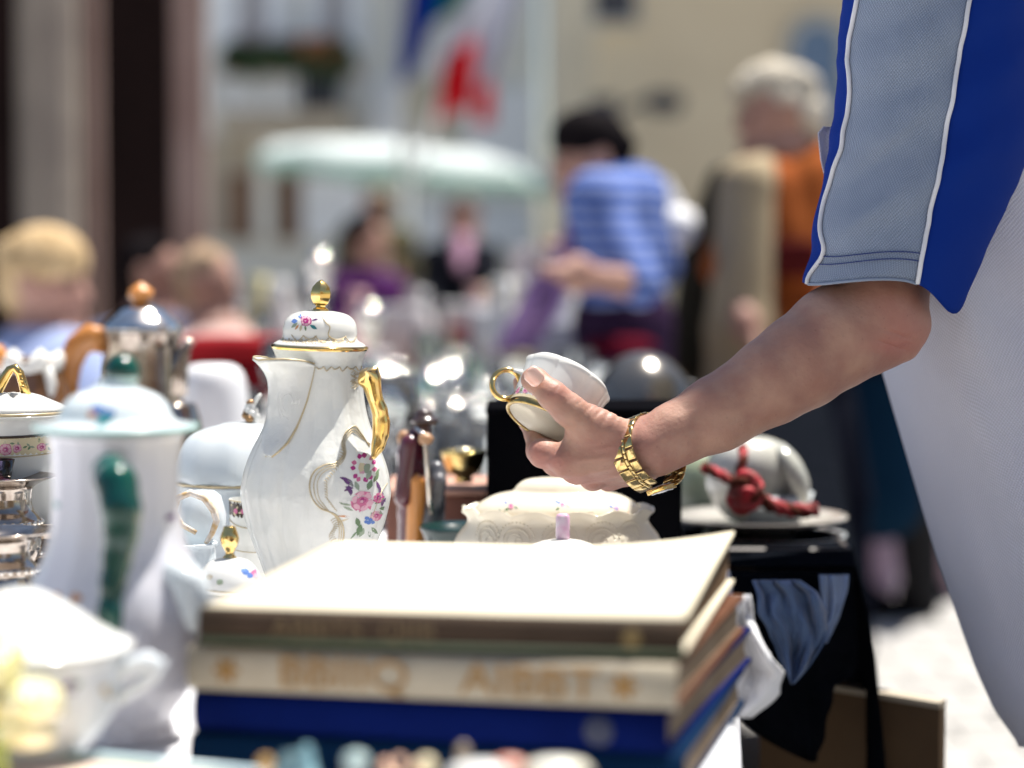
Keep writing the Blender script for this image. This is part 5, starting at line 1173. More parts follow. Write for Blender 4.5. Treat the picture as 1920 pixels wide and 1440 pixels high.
# creases over the thumb base and loose skin at elbow (real displacement)
def topx(p):  # back to photo pixels
    v=Vector(p)-Vector((0,0,CZ)); dd=v.dot(FW); return 960+v.x/dd*F, 720-v.dot(UP)/dd*F, dd
Vc=V-np.array([0,0,CZ]); dd=Vc@np.array(FW); X=960+Vc[:,0]/dd*F; Y=720-(Vc@np.array(UP))/dd*F
me_tmp=bpy.data.meshes.new('t'); me_tmp.from_pydata(arm.v,[],arm.f); me_tmp.update(); N=np.zeros(len(V)*3); me_tmp.vertices.foreach_get('normal',N); N=N.reshape(-1,3)
# wrinkles across thumb metacarpal: lines perpendicular to (0.83,0.56)
s_=(X-1040)*.83+(Y-735)*.56; tt=-(X-1040)*.56+(Y-735)*.83
wr=np.exp(-((s_-95)/58)**2)*np.exp(-((tt+16)/26)**2)*(dd<2.06)
dsp=-.0008*wr*(.5+.5*np.cos(s_*2*pi/12+2.6*np.sin(tt*.07+s_*.03)+1.9*np.sin(s_*.085)+tt*.10))**1.6*(.55+.45*np.sin(s_*.31+1.3*np.sin(tt*.15)))
s2=(X-1030); wr2=np.exp(-((X-1050)/16)**2)*np.exp(-((Y-738)/22)**2)*(dd<2.03); dsp+=-.00035*wr2*(.5+.5*np.cos(s_*2*pi/7))
# elbow creases
el=np.exp(-((X-1672)/42)**2)*np.exp(-((Y-640)/26)**2)*(dd<2.05); dsp+=-.0012*el*np.maximum(0,np.cos(((X-1650)*.35-(Y-640)*.94)*2*pi/24))**3
el=np.exp(-((X-1700)/40)**2)*np.exp(-((Y-655)/12)**2)*(dd<2.05); dsp+=-.0016*el
# tendons / veins on the back of the hand
for (x0,y0,x1,y1,r_,a_) in ((1075,866,1160,855,5,.0011),(1100,888,1180,868,5,.0009),(1120,905,1190,880,5,.0008),(1105,846,1165,834,4,.0007),(1090,872,1150,876,7,-.0006),(1120,892,1175,882,6,-.0005),(1022,868,1030,852,4,-.0008),(1040,858,1056,856,5,.0006),(1034,735,1052,722,2.5,-.0006),(1029,744,1046,730,2.5,-.0005),(1330,800,1480,745,9,-.0007),(1230,800,1330,760,8,.0004),(1480,760,1560,700,8,-.0006)):
    L2=(x1-x0)**2+(y1-y0)**2; t=np.clip(((X-x0)*(x1-x0)+(Y-y0)*(y1-y0))/L2,0,1); ds=np.hypot(X-x0-t*(x1-x0),Y-y0-t*(y1-y0)); dsp+=a_*np.exp(-(ds/r_)**2)*(dd<2.07)*np.sin(pi*np.clip(t,.05,.95))
nz_=np.array([mnoise.noise(Vector((x_*.022,y_*.03,1.7)))+.4*mnoise.noise(Vector((x_*.06,y_*.07,4.2))) for x_,y_ in zip(X,Y)]); dsp+=.0004*nz_*(X>1230)
V=V+N*dsp[:,None]
# nail bed groove
nx,ny=1003,708; ge=np.hypot((X-nx)/17,(Y-ny)/18)
arm.v=[tuple(p) for p in V.tolist()]
# rest of the body, coarse
sh=W(1790,-160,.12)
bodyp=[('c',P(1790,-170,2.12),P(1760,-220,2.5),.055,.055),('c',P(1770,-260,2.30),P(1740,-360,2.30),.055,.05),('e',P(1715,-470,2.3),(.085,.075,.115)),('e',P(1668,-440,2.3),(.03,.02,.05)),('e',P(1633,-458,2.3),(.016,.012,.016)),('e',P(1645,-395,2.3),(.03,.03,.025)),
 ('c',P(1800,-120,2.3),P(1900,350,2.32),.11,.11),('c',P(1900,350,2.32),P(2240,860,2.32),.11,.12),('c',P(1760,-200,2.52),P(1850,250,2.60),.05,.045),('c',P(1850,250,2.60),P(1900,640,2.6),.04,.03),('e',P(1905,680,2.6),(.03,.02,.045)),('c',P(1892,700,2.6),P(1890,745,2.6),.010,.008),('c',P(1901,700,2.6),P(1900,745,2.6),.010,.008),('c',P(1910,700,2.6),P(1910,745,2.6),.010,.008),('c',P(1919,700,2.6),P(1920,745,2.6),.010,.008),('c',P(1890,680,2.6),P(1872,715,2.6),.011,.009)]
hp_=P(2240,860,2.32)
for s in (-1,1):
    bodyp+=[('c',hp_+Vector((0,s*.09,0)),Vector((hp_.x-.03,hp_.y+s*.1,.48)),.085,.06),('c',Vector((hp_.x-.03,hp_.y+s*.1,.48)),Vector((hp_.x+.02,hp_.y+s*.11,.09)),.055,.04),('c',Vector((hp_.x+.02,hp_.y+s*.11,.05)),Vector((hp_.x-.15,hp_.y+s*.12,.03)),.035,.028)]
bodyp+=[('e',P(1722,-470,2.21),(.018,.012,.03)),('e',P(1722,-470,2.39),(.018,.012,.03))]
bm_=sdf_mesh(bodyp,.009,.03)
nA=len(arm.v); arm.add(bm_.v,bm_.f); sb_=arm.build('body',skin,sel,world=True)
gz=lambda x,y,rx,ry,a: a*np.exp(-((X-x)/rx)**2-((Y-y)/ry)**2)
fl_=gz(1700,625,60,50,.36)+gz(1665,650,46,14,.22)+gz(1040,868,34,18,.35)+gz(1005,850,18,22,.35)+gz(1045,738,22,18,.25)+gz(1180,830,60,40,.2)+gz(1660,560,60,30,.15)+gz(1085,905,60,14,.3)
full=np.zeros(len(arm.v),dtype=np.float32); full[:nA]=np.clip(fl_,0,.85)
at_=sb_.data.attributes.new('flush','FLOAT','POINT'); at_.data.foreach_set('value',full)
# thumbnail
mb=MB(); rows=[]
c0=W(998,705,-.020); 
A1=(imgdir(.72,.69)).normalized(); A2=(imgdir(.69,-.72)*.9-FW*.3).normalized(); Nn=A1.cross(A2).normalized()
if Nn.dot(FW)>0: Nn=-Nn
for j in range(11):
    v=j/10; row=[]
    for i in range(11):
        u=-1+i/5; l=-18+34*v; hw=16.5*(1-(max(0,.25-v)/.25)**2*.45)*(1-(max(0,v-.75)/.25)**2*.5)
        row.append(W(1001,708,-.0415+.0022)+ (A1*(l)+A2*(u*hw))*U + Nn*(1.0-8.5*u*u*.8-2.5*(1-v)**2)*U)
    rows.append(row)
mb.grid(rows); mb.build('thumbnail',nailm,sel,world=True,solid=.0006)
# ---- hair, trousers, shoes of the seller
sdf_mesh([('e',P(1725,-500,2.3),(.095,.09,.105)),('e',P(1760,-440,2.3),(.07,.08,.09))],.008,.02).build('hair',mat('brown hair',(.10,.06,.04),.6,bump=.5,bscale=90),sel,world=True)
tr=[]
for s in (-1,1): tr+=[('c',hp_+Vector((0,s*.09,0)),Vector((hp_.x-.03,hp_.y+s*.1,.48)),.10,.08),('c',Vector((hp_.x-.03,hp_.y+s*.1,.48)),Vector((hp_.x+.02,hp_.y+s*.11,.10)),.075,.07)]
sdf_mesh(tr,.009,.02).build('trousers',mat('dark trousers',(.03,.035,.06),.85),sel,world=True)
for s in (-1,1): sdf_mesh([('c',Vector((hp_.x+.02,hp_.y+s*.11,.045)),Vector((hp_.x-.17,hp_.y+s*.12,.035)),.045,.034)],.008,.01).build('shoe',black,sel,world=True)
# ---- shirt torso (lofted, UV in metres for the knit)
def uvgrid(name,rows,m,par,usize,vsize,solid=0):
    nr=len(rows); nc=len(rows[0]); me=bpy.data.meshes.new(name); vs=[tuple(p) for r in rows for p in r]; fs=[(j*nc+k,j*nc+k+1,(j+1)*nc+k+1,(j+1)*nc+k) for j in range(nr-1) for k in range(nc-1)]
    me.from_pydata(vs,[],fs); me.materials.append(m); me.polygons.foreach_set('use_smooth',[True]*len(fs))
    # arc-length uv
    A=np.array(vs).reshape(nr,nc,3); du=np.zeros((nr,nc)); du[:,1:]=np.cumsum(np.linalg.norm(A[:,1:]-A[:,:-1],axis=2),axis=1); du-=du[:,nc//2:nc//2+1]; dv=np.zeros((nr,nc)); dv[1:]=np.cumsum(np.linalg.norm(A[1:]-A[:-1],axis=2),axis=0)
    uv=me.uv_layers.new(name='UVMap'); idx=np.array(fs).ravel(); arr=np.stack([du.ravel()[idx],dv.ravel()[idx]],1).ravel(); uv.data.foreach_set('uv',arr); me.update()
    o=bpy.data.objects.new(name,me); COL.objects.link(o); o.parent=par; o.matrix_parent_inverse=par.matrix_basis.inverted()
    if solid: md=o.modifiers.new('thick','SOLIDIFY'); md.thickness=solid; md.offset=1
    return o
pq_white=pique('white pique',(.66,.67,.78),.0029,.0007,.80); pq_grey=pique('grey blue pique',(.26,.32,.44),.0026,.0006,.70)
knit_blue=pique('royal blue knit',(.003,.028,.24),.0011,.00015,.9,0); pipe=mat('white piping',(.72,.74,.80),.8,bump=.6,bscale=900)
tr_=[(-330,1760,1960,.08),(-240,1730,2010,.16),(-120,1705,2050,.20),(60,1680,2060,.205),(200,1650,2080,.205),(250,1600,2080,.205),(340,1575,2100,.20),(450,1582,2120,.20),(600,1632,2150,.195),(700,1657,2170,.195),(820,1692,2200,.195),(950,1730,2230,.20),(1050,1760,2250,.20),(1150,1795,2270,.20),(1250,1830,2290,.20),(1330,1866,2300,.20),(1385,1905,2310,.20),(1400,1912,2312,.20)]
ys=np.linspace(-330,1400,110); rows=[]
for y in ys:
    xl_=np.interp(y,[q[0] for q in tr_],[q[1] for q in tr_]); xr_=np.interp(y,[q[0] for q in tr_],[q[2] for q in tr_]); hd=np.interp(y,[q[0] for q in tr_],[q[3] for q in tr_]); row=[]
    for k in range(97):
        a=-pi/2-pi*0+2*pi*k/96+pi*1.5
        ca,sa=cos(a),sin(a); e=.86; cx_=(xl_+xr_)/2; hw=(xr_-xl_)/2
        fx=abs(ca)**e*(1 if ca>0 else -1); fy=abs(sa)**e*(1 if sa>0 else -1)
        fold=.0035*sin(a*5+y*.006)+.002*sin(a*11-y*.011)+.011*mnoise.noise(Vector((a*2.2+y*.003,y*.0035-a,.3)))+.003*mnoise.noise(Vector((a*6+y*.006,y*.007,1.3)))
        row.append(P(cx_+hw*fx,y,2.27-hd*fy)+Vector((0,-1,0))*fold*max(0,fy))
    rows.append(row)
uvgrid('shirt_torso',rows,pq_white,sel,0,0,solid=.0012)
# front placket piece showing left of the sleeve
rows=[]
for j in range(10):
    y=238+j*12; xl_=np.interp(y,[238,250,300,340],[1545,1535,1540,1550]); rows.append([P(xl_+(1600-xl_)*i/6,y,2.10+.01*sin(i)) for i in range(7)])
uvgrid('shirt_front',rows,pq_white,sel,0,0,solid=.001)
# ---- sleeve
sv=[(-260,1690,1735,1880,2010),(-160,1628,1665,1850,1990),(-60,1596,1632,1828,1968),(0,1579,1608,1816,1955),(60,1572,1597,1806,1952),(100,1570,1592,1799,1952),(150,1569,1594,1790,1950),(180,1567,1597,1786,1948),(230,1560,1588,1777,1945),(280,1552,1578,1768,1935),(330,1545,1562,1759,1915),(370,1537,1549,1750,1896),(400,1528,1542,1743,1884),(430,1522,1540,1737,1868),(450,1521,1544,1733,1856),(470,1523,1548,1729,1848),(490,1516,1536,1725,1838),(510,1507,1518,1722,1828),(528,1504,1516,1718,1815)]
Y_=[q[0] for q in sv]; col_=lambda i:[q[i] for q in sv]
def spl(y,i): 
    # smooth interpolation of the silhouette
    return float(np.mean([np.interp(y+dy,Y_,col_(i)) for dy in (-12,-6,0,6,12)]))
rowsy=list(np.linspace(-260,528,90))
def sleeve_pt(th,y,off=0):
    xl_,xr_=spl(y,1),spl(y,4); cx_=(xl_+xr_)/2; hw=(xr_-xl_)/2
    t=max(0,(y-380)/148); drop=56*math.exp(-((th-.60)/.40)**2)*t**1.5+ 5*sin(th*3)*t
    if th>pi: drop=0
    u=cos(th)
    dep=2.052-.076*sin(th)+ .06*max(0,(-60-y)/200)
    # diagonal drag folds
    X_=cx_+hw*u; f1=.0028*sin((X_*.45+y*.9)*2*pi/120+1.2)*max(0,sin(th))*(1 if y>-100 else 0)+.004*math.exp(-(((X_-1600)*.55+(y-420)*.84)/18)**2)*math.exp(-((X_-1600)/60)**2)-.003*math.exp(-(((X_-1650)*.6+(y-300)*.8)/14)**2)*math.exp(-((X_-1660)/80)**2)
    f1+=(.0035*mnoise.noise(Vector((X_*.012+y*.006,y*.006-X_*.004,2.1)))+.0016*mnoise.noise(Vector((X_*.03+y*.02,y*.018-X_*.01,5.1))))*max(0,sin(th))
    return P(X_+2.5*mnoise.noise(Vector((y*.03,u*3,1))),y+drop,dep)+Vector((off*cos(th),-(f1+off*sin(th)),0))
def thp(y,x):
    xl_,xr_=spl(y,1),spl(y,4); u=(x-(xl_+xr_)/2)/((xr_-xl_)/2); return math.acos(max(-1,min(1,u)))
def strip(name,m,tf,n=26):
    rows=[]
    for y in rowsy:
        t0,t1=tf(y); rows.append([sleeve_pt(t0+(t1-t0)*i/n,y) for i in range(n+1)])
    return uvgrid(name,rows,m,sel,0,0,solid=.0011)
strip('sleeve_panel',pq_grey,lambda y:(thp(y,spl(y,2)),thp(y,spl(y,3))),30)
strip('sleeve_front',knit_blue,lambda y:(pi*1.5,thp(y,spl(y,2))),26)
strip('sleeve_back',knit_blue,lambda y:(thp(y,spl(y,3)),-pi/2),34)
for i in (2,3):
    pts=[sleeve_pt(thp(y,spl(y,i)),y,.0016) for y in rowsy]; mb=MB(); mb.tube(pts,.0020,n=8); mb.build('piping',pipe,sel,world=True)
for yy in (477,491):
    pts=[]; 
    for k in range(60):
        u=k/59; th=thp(yy,spl(yy,2))*(1-u)+thp(yy,spl(yy,3))*u; pts.append(sleeve_pt(th,yy+2*sin(u*6),.0013))
    mb=MB(); mb.tube(pts,.00045,n=5); mb.build('hem_stitch',mat('navy thread',(.01,.03,.18),.7),sel,world=True)
# hem edge roll
pts=[sleeve_pt(thp(528,spl(528,2))*(1-u)+thp(528,spl(528,3))*u,528,.0005) for u in np.linspace(0,1,30)]
mb=MB(); mb.tube(pts,.0013,n=6); mb.build('hem',pq_grey,sel,world=True)
# ---- bracelet watch
wt=thing('wristwatch','gold link bracelet watch on the left wrist of the reaching arm','watch',W(1216,850,.012))
Cn=Vector((0,0,0)); Av=imgdir(29,67)*U; Bv=(imgdir(-47,13)*U-FW*.034)
Wd=Av.cross(Bv).normalized()
if Wd.dot(Rv)<0: Wd=-Wd
NL=22; meshes={}; wgold=mat('watch gold',(.66,.49,.22),.15,1,col2=(.55,.40,.16),nscale=200)
def link(nm,phi,off,sx,sy,sz,m):
    p=Av*cos(phi)+Bv*sin(phi); T=(-Av*sin(phi)+Bv*cos(phi)).normalized(); N_=p.normalized(); N_=(N_-T*N_.dot(T)).normalized(); Wx=T.cross(N_)
    if Wx.dot(Wd)<0: Wx=-Wx
    key=(nm,sx)
    if key not in meshes:
        mb=MB(); mb.bbox((0,0,0),(sx,sy,sz),min(.0007,sz*.8)); o=mb.build(nm,m,wt); meshes[key]=o.data
    else:
        o=bpy.data.objects.new(nm,meshes[key]); COL.objects.link(o); o.parent=wt
    M3=Matrix((T,Wx,N_)).transposed()
    if M3.determinant()<0: M3=Matrix((-T,Wx,N_)).transposed()
    o.matrix_local=Matrix.Translation(p+Wx*off+N_*.0003*random.uniform(-1,1))@M3.to_4x4(); return o
per_=2*pi
# equal arc spacing
ph=np.linspace(0,2*pi,721); q=np.array([list(Av*cos(a)+Bv*sin(a)) for a in ph]); arc=np.concatenate([[0],np.cumsum(np.linalg.norm(q[1:]-q[:-1],axis=1))]); tot=arc[-1]; st=tot/NL
for k in range(NL):
    phi=float(np.interp((k+.5)*st,arc,ph)); phi2=float(np.interp((k+1)*st % tot,arc,ph))
    if abs(((phi-0.12+pi)%(2*pi))-pi)<.30: continue
    link('link',phi,-.0052,st*.46,.0052,.0010,wgold); link('edge_link',phi2,.0072,st*.44,.0038,.0010,wgold); link('bead',phi,.0017,st*.28,.0015,.0013,wgold); link('bead',phi2,.0017,st*.22,.0014,.0012,wgold)
case=link('case',.12,.0005,.0105,.0088,.0022,gold); dial=link('dial',.12,.0005,.0082,.0066,.0030,mat('watch crystal',(.75,.76,.80),.08,coat=1))
mb=MB(); pp=Av*cos(.12)+Bv*sin(.12)
# ================================================================ PEOPLE BEHIND
def person(label,d,px,skinm=None,hair=None,top=None,bottom=None,hr=1.0,extra=None,shoes=black,face=-1,group=None,sleeves='long',hat=None,vox=None,top_prims=None,eyes=True,tk=1.0):
    """px: joint photo positions (x,y[,depth offset])"""
    q={k:P(v[0],v[1],d+(v[2] if len(v)>2 else 0)) for k,v in px.items()}
    feet=(q['footl']+q['footr'])/2; t=thing('person',label,'person',(feet.x,feet.y,0),group); h=vox or .013
    sk=skinm or skin2; hd=q['head']; R=.1*hr
    fd=Vector((face,-.35,-.25)).normalized()
    b=[('e',hd,(R*.86,R*.86,R*1.12)),('c',hd+Vector((0,0,-.06*hr)),q['neck'],.05*hr,.055*hr),('e',hd+fd*R*.95+Vector((0,0,-.01)),(.018*hr,)*3),('e',hd+fd*R*.55+Vector((0,0,-R*.75)),(.04*hr,.04*hr,.035*hr)),
       ('c',q['shl'],q['shr'],.06,.06),('c',q['neck'],q['hip'],.09*tk,.11*tk),('c',q['shl'],q['hip'],.05,.09),('c',q['shr'],q['hip'],.05,.09)]
    side=fd.cross(Vector((0,0,1))).normalized()
    for s in (-1,1): b.append(('e',hd+side*s*R*.86-fd*.1*R,(.018,.018,.028)))
    for s in 'lr':
        b+=[('c',q['sh'+s],q['el'+s],.045,.036),('c',q['el'+s],q['ha'+s],.035,.026),('e',q['ha'+s],(.036,.03,.045))]
        b+=[('c',q['hip'],q['kn'+s],.085,.058),('c',q['kn'+s],q['foot'+s],.055,.038)]
        hv=(q['ha'+s]-q['el'+s]).normalized()
        for f_ in (-1,0,1): b.append(('c',q['ha'+s],q['ha'+s]+hv*.085+side*f_*.018,.012,.009))
    sdf_mesh(b,h*.75 if d<8 else h,.02).build('body',sk,t,world=True)
    tp=[('c',q['shl'],q['shr'],.075,.075),('c',(q['shl']+q['shr'])/2,q['hip'],.13*tk,.14*tk),('c',q['shl'],q['hip'],.07,.12*tk),('c',q['shr'],q['hip'],.07,.12*tk)]
    for s in 'lr':
        tp.append(('c',q['sh'+s],q['el'+s],.06,.05))
        if sleeves=='long': tp.append(('c',q['el'+s],q['ha'+s]*.85+q['el'+s]*.15,.05,.042))
    if top: sdf_mesh(tp+(top_prims or []),h,.025).build('top',top,t,world=True)
    if bottom:
        bp=[('c',q['hip'],q['kn'+s],.115,.080) for s in 'lr']+[('c',q['kn'+s],q['foot'+s]*.95+q['kn'+s]*.05,.072,.055) for s in 'lr']
        sdf_mesh(bp,h,.02).build('trousers',bottom,t,world=True)
    for s in 'lr': sdf_mesh([('c',q['foot'+s],q['foot'+s]+Vector((fd.x,fd.y,0)).normalized()*.16,.045,.035)],h,.01).build('shoe',shoes,t,world=True)
    if hair:
        bk=-fd*R*.30; rn=random.Random(label); hl=[('e',hd+bk+Vector((0,0,R*.34)),(R*.96,R*.96,R*.88)),('e',hd+bk*2+Vector((0,0,-R*.15)),(R*.74,R*.78,R*.9))]
        for _ in range(14):
            v=Vector((rn.gauss(0,1),rn.gauss(0,1),rn.gauss(.5,1))).normalized()
            if v.dot(fd)>.45: continue
            hl.append(('e',hd+bk+Vector((0,0,R*.28))+v*R*.88,(R*.24,R*.24,R*.18)))
        sdf_mesh(hl,h*.7,.014).build('hair',hair,t,world=True)
    for s in (-1,1):
        mb=MB(); mb.ball(hd+fd*R*.80+side*s*.032*hr+Vector((0,0,.012)),.011*hr,8); mb.build('eye',mat('eye',(.05,.03,.02),.2),t,world=True)
    return t,q
def rowfoot(d): return rowz(.045,d)
blond=mat('blond hair',(.58,.42,.24),.8,col2=(.36,.25,.13),nscale=14,bump=.8,bscale=60,bdist=.01); dkh=mat('black hair',(.008,.006,.007),.85,bump=.6,bscale=60,bdist=.01); lth=mat('light hair',(.36,.26,.18),.8,col2=(.24,.16,.10),bump=.6,bscale=60,bdist=.01)
whh=mat('white hair',(.60,.55,.46),.8,col2=(.30,.26,.20),nscale=11,bump=.8,bscale=50,bdist=.01)
def seated(x,yh,d,dirx=1,shw=60,**k):
    """px dictionary for somebody seated with head row yh"""
    s=F/d; f=rowfoot(d)
    return dict(head=(x,yh),neck=(x-6*dirx,yh+.15*s),shl=(x-.15*s*.8-8*dirx,yh+.215*s,-.1),shr=(x+.15*s*.8-8*dirx,yh+.215*s,.1),hip=(x-.08*s*dirx,yh+.72*s),
      ell=(x-.14*s,yh+.50*s,-.2),elr=(x+.16*s,yh+.50*s,.2),hal=(x+.12*s*dirx,yh+.55*s,-.25),har=(x+.2*s*dirx,yh+.55*s,.15),
      knl=(x+.35*s*dirx,yh+.72*s,-.1),knr=(x+.35*s*dirx,yh+.72*s,.1),footl=(x+.38*s*dirx,f,-.1),footr=(x+.36*s*dirx,f,.1))
def standing(x,yh,d,lean=0,**k):
    s=F/d; f=rowfoot(d); H=(f-yh)
    return dict(head=(x,yh),neck=(x+lean*.1,yh+.10*H),shl=(x-.19*s+lean*.15,yh+.15*H,-.05),shr=(x+.19*s+lean*.15,yh+.15*H,.05),hip=(x+lean,yh+.46*H),
      ell=(x-.24*s+lean*.1,yh+.33*H,-.1),elr=(x+.24*s+lean*.1,yh+.33*H,.1),hal=(x-.2*s,yh+.46*H,-.25),har=(x+.2*s,yh+.46*H,-.1),
      knl=(x-.08*s+lean,yh+.73*H),knr=(x+.1*s+lean,yh+.73*H),footl=(x-.1*s+lean,f,-.05),footr=(x+.12*s+lean,f,.1))
def chair(q,col,lab):
    hpt=q['hip']; t=thing('chair',lab,'chair',(hpt.x,hpt.y,0),'chairs of the seated people'); zs=hpt.z-.13
    mb=MB(); mb.bbox((0,0,zs),(.2,.2,.02),.006); mb.build('seat',col,t); mb=MB(); mb.bbox((-.19 if True else .19,0,zs+.25),(.015,.19,.1),.005); mb.build('backrest',col,t)
    for sx in (-1,1):
        for sy in (-1,1): mb=MB(); mb.tube([(sx*.18,sy*.18,0),(sx*.18,sy*.18,zs+(.35 if sx<0 else 0))],.014,n=6); mb.build('leg',col,t)
# blond person far left
px=seated(92,528,5.2,1); t,q=person('person with short blond hair in a pale blue top seated at the far left',5.2,px,hair=blond,top=mat('pale blue shirt',(.34,.40,.60),.85,col2=(.30,.36,.55),nscale=5),bottom=mat('denim',(.06,.09,.16),.8),face=1,hr=.92,tk=1.1); chair(q,wood_br,'wooden chair under the blond person')
sdf_mesh([('e',q['head']+Vector((-.01,.0,.045)),(.096,.096,.078)),('e',q['head']+Vector((-.045,.02,.0)),(.07,.08,.08))],.01,.02).build('hair_crown',blond,t,world=True)
px=seated(292,512,6.8,1); t,q=person('dark haired person in a grey blue jacket seated behind the wooden handled silver pot',6.8,px,hair=dkh,top=mat('grey blue jacket',(.10,.12,.19),.85),bottom=mat('dark jeans',(.03,.04,.07),.8),face=1,hr=.8); chair(q,wood_br,'wooden chair under the dark haired person')
px=seated(396,530,6.2,-1); t,q=person('light haired person in a pale pink top seated next to the dark haired one',6.2,px,hair=lth,top=mat('pale pink shirt',(.60,.42,.38),.85),bottom=mat('brown trousers',(.10,.06,.04),.8),face=1,hr=.74); chair(q,wood_br,'wooden chair under the light haired person')
px=seated(22,620,4.6,1); px['head']=(-60,500); 
t,q=person('person in a bright blue top just inside the left edge of the picture',4.6,{k:((v[0]-135),v[1],*(v[2:])) for k,v in seated(22,540,4.6,1).items()},hair=dkh,top=mat('bright blue shirt',(.06,.20,.50),.85),bottom=mat('dark jeans',(.03,.04,.07),.8),face=1); chair(q,wood_br,'wooden chair under the person in bright blue')
# far seated ones
px=seated(690,455,11,1); t,q=person('dark haired person in a purple top behind the candlestick',11,px,hair=dkh,top=mat('purple top',(.075,.018,.095),.85),bottom=mat('plum trousers',(.08,.02,.06),.8),face=1); chair(q,wood_br,'wooden chair under the person in purple')
px=standing(705,392,15.5); px2=px; t,q=person('brown haired person standing under the parasol behind the one in purple',15.5,px,hair=mat('brown hair far',(.12,.08,.03),.6),top=mat('olive top',(.12,.11,.06),.85),bottom=mat('dark jeans',(.03,.04,.07),.8),face=-1,sleeves='long')
px=seated(866,412,13.5,1); px['shl']=(812,482,-.1); px['shr']=(918,482,.1); px['neck']=(866,450); px['hip']=(866,620); px['ell']=(795,560,-.2); px['elr']=(935,560,-.2); px['hal']=(840,590,-.4); px['har']=(900,590,-.4)
suit=mat('black suit',(.008,.009,.014),.8); t,q=person('person in a black suit with pink shirt facing the market from behind the stall',13.5,px,hair=mat('thin dark hair',(.05,.025,.02),.6),top=suit,bottom=suit,face=-.1,tk=1.05)
sdf_mesh([('c',P(866,455,13.33),P(866,500,13.2),.05,.03)],.012,.02).build('shirt_front',mat('mauve shirt',(.45,.26,.36),.8),t,world=True); chair(q,wood_br,'wooden chair under the person in the suit')
# striped shirt man
strp=bpy.data.materials.new('striped shirt'); strp.use_nodes=True; n_=strp.node_tree; b_=n_.nodes['Principled BSDF']; b_.inputs['Roughness'].default_value=.85
tc=n_.nodes.new('ShaderNodeTexCoord'); wv=n_.nodes.new('ShaderNodeTexWave'); wv.bands_direction='Z'; wv.inputs['Scale'].default_value=9.5; wv.inputs['Distortion'].default_value=1.2; wv.inputs['Detail Scale'].default_value=.8; n_.links.new(tc.outputs['Object'],wv.inputs[0])
cr_=n_.nodes.new('ShaderNodeValToRGB'); cr_.color_ramp.elements[0].position=.72; cr_.color_ramp.elements[0].color=(.025,.075,.30,1); cr_.color_ramp.elements[1].position=.86; cr_.color_ramp.elements[1].color=(.22,.27,.46,1); n_.links.new(wv.outputs[0],cr_.inputs[0]); n_.links.new(cr_.outputs[0],b_.inputs[0])
d=5.6; f=rowfoot(d)
px=dict(head=(1100,298),neck=(1128,340),shl=(1122,380,-.12),shr=(1192,370,.14),hip=(1168,610),ell=(1200,535,-.24),elr=(1238,500,.2),hal=(1082,515,-.32),har=(1090,470,.15),knl=(1150,860,-.1),knr=(1200,860,.1),footl=(1150,f,-.1),footr=(1215,f,.1))
t,q=person('black haired man in a blue striped shirt bending over a stall',d,px,hair=dkh,top=strp,bottom=mat('maroon navy trousers',(.03,.015,.04),.85),face=-1,sleeves='short',hr=.85,tk=.72)
sdf_mesh([('e',q['head']+Vector((.0,.0,.05)),(.085,.088,.07))],.01,.02).build('hair_crown',dkh,t,world=True)
mb=MB(); mb.tube([P(1110,650,d-.1),P(1175,648,d-.17),P(1235,648,d-.05)],.02,n=8); mb.build('belt',mat('crimson belt',(.10,.004,.015),.8),t,world=True)
# white haired lady
d=6.1; f=rowfoot(d)
px=dict(head=(1450,212),neck=(1472,300),shl=(1430,350,-.1),shr=(1545,345,.15),hip=(1500,640),ell=(1352,500,-.2),elr=(1585,480,.2),hal=(1400,610,-.30),har=(1540,600,-.25),knl=(1530,930,-.1),knr=(1575,930,.1),footl=(1545,f-8,-.1),footr=(1600,f,.1))
t,q=person('white haired lady in a long beige vest over an orange dress, looking down',d,px,hair=whh,top=mat('orange dress',(.34,.095,.025),.85,col2=(.24,.06,.018),nscale=6),bottom=mat('navy trousers',(.003,.004,.010),.95),face=-1,tk=1.05,sleeves='short')
sdf_mesh([('e',q['head']+Vector((0,.0,.075)),(.092,.09,.055)),('e',q['head']+Vector((-.07,-.02,.05)),(.045,.05,.03)),('e',q['head']+Vector((.085,-.02,.0)),(.05,.06,.05)),('e',q['head']+Vector((.10,0,-.05)),(.035,.05,.035))],.010,.02).build('hair_crown',whh,t,world=True)
vest=mat('beige vest',(.34,.275,.18),.9,col2=(.29,.23,.15),nscale=5)
sdf_mesh([('c',P(1398,350,d-.2),P(1388,620,d-.22),.07,.08),('c',P(1388,620,d-.22),P(1380,800,d-.2),.08,.085),('c',P(1432,318,d-.1),P(1405,340,d-.2),.045,.055)],.013,.03).build('vest',vest,t,world=True)
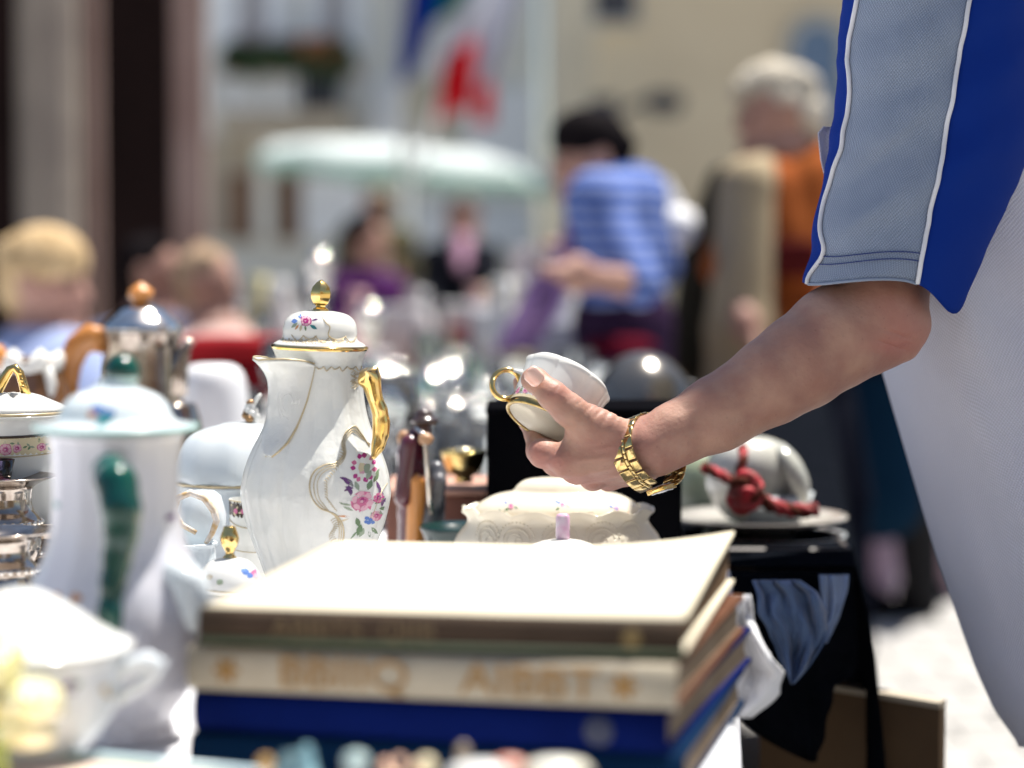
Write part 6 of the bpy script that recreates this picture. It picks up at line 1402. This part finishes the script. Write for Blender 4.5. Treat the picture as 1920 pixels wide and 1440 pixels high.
sdf_mesh([('c',P(1360,345,d-.1),P(1318,500,d-.1),.05,.06),('c',P(1318,500,d-.1),P(1300,680,d-.1),.06,.07)],.013,.02).build('shoulder_bag',mat('dark olive bag',(.03,.026,.018),.8),t,world=True)
mb=MB(); mb.bbox(P(1478,485,d-.2),(.075,.03,.045),.01); mb.build('pocket',mat('dark red pocket',(.08,.01,.01),.8),t,world=True)
# long dark coat wearer between arm and shirt
d=6.9; px=standing(1650,262,d); t,q=person('person in a long navy coat and dark skirt, mostly behind the seller',d,px,hair=dkh,top=mat('navy coat',(.004,.006,.016),.9),bottom=mat('dark stockings',(.02,.02,.022),.8),face=-1)
hx=q['hip']; sdf_mesh([('c',P(1650,700,d),P(1652,930,d),.13,.13)],.014,.04).build('skirt',mat('petrol skirt',(.004,.02,.045),.9),t,world=True)
px=standing(1712,270,7.3); t,q=person('person in pale pink trousers standing on the sunny paving',7.3,px,hair=lth,top=mat('pink cardigan',(.50,.25,.33),.85),bottom=mat('pale pink trousers',(.55,.40,.48),.85),face=-1)
# dark trousered bulk beyond table edge
px=standing(1560,300,5.0); px={k:(v[0]+5,v[1],*v[2:]) for k,v in px.items()}
# purple garment held out
hang('purple_cloth','mauve purple cloth held slanting by the man in the striped shirt',[(405,1062,1108),(470,1045,1100),(540,985,1068),(600,955,1040),(660,925,1000)],5.5,mat('mauve cloth',(.22,.13,.30),.85,col2=(.30,.19,.38),nscale=6),.02,seed=9)
hang('white_cloth_bundle','sunlit white cloth lying on the stall beside the striped shirt man',[(462,965,1050),(500,955,1060),(535,975,1040)],6.6,white_cloth,.05,seed=2)
wb=thing('white_bag','bright white bag on the shoulder side of the striped shirt man','bag',P(1272,430,6.0)); sdf_mesh([('e',P(1272,425,6.0),(.055,.05,.05)),('e',P(1290,440,6.0),(.04,.04,.04))],.01,.03).build('bag_body',mat('white bag',(.8,.8,.82),.6),wb,world=True)
sdf_mesh([('c',P(1262,400,6.02),P(1250,340,6.05),.008,.008),('c',P(1250,340,6.05),P(1290,410,6.02),.008,.008)],.006,.004).build('strap',white_cloth,wb,world=True)
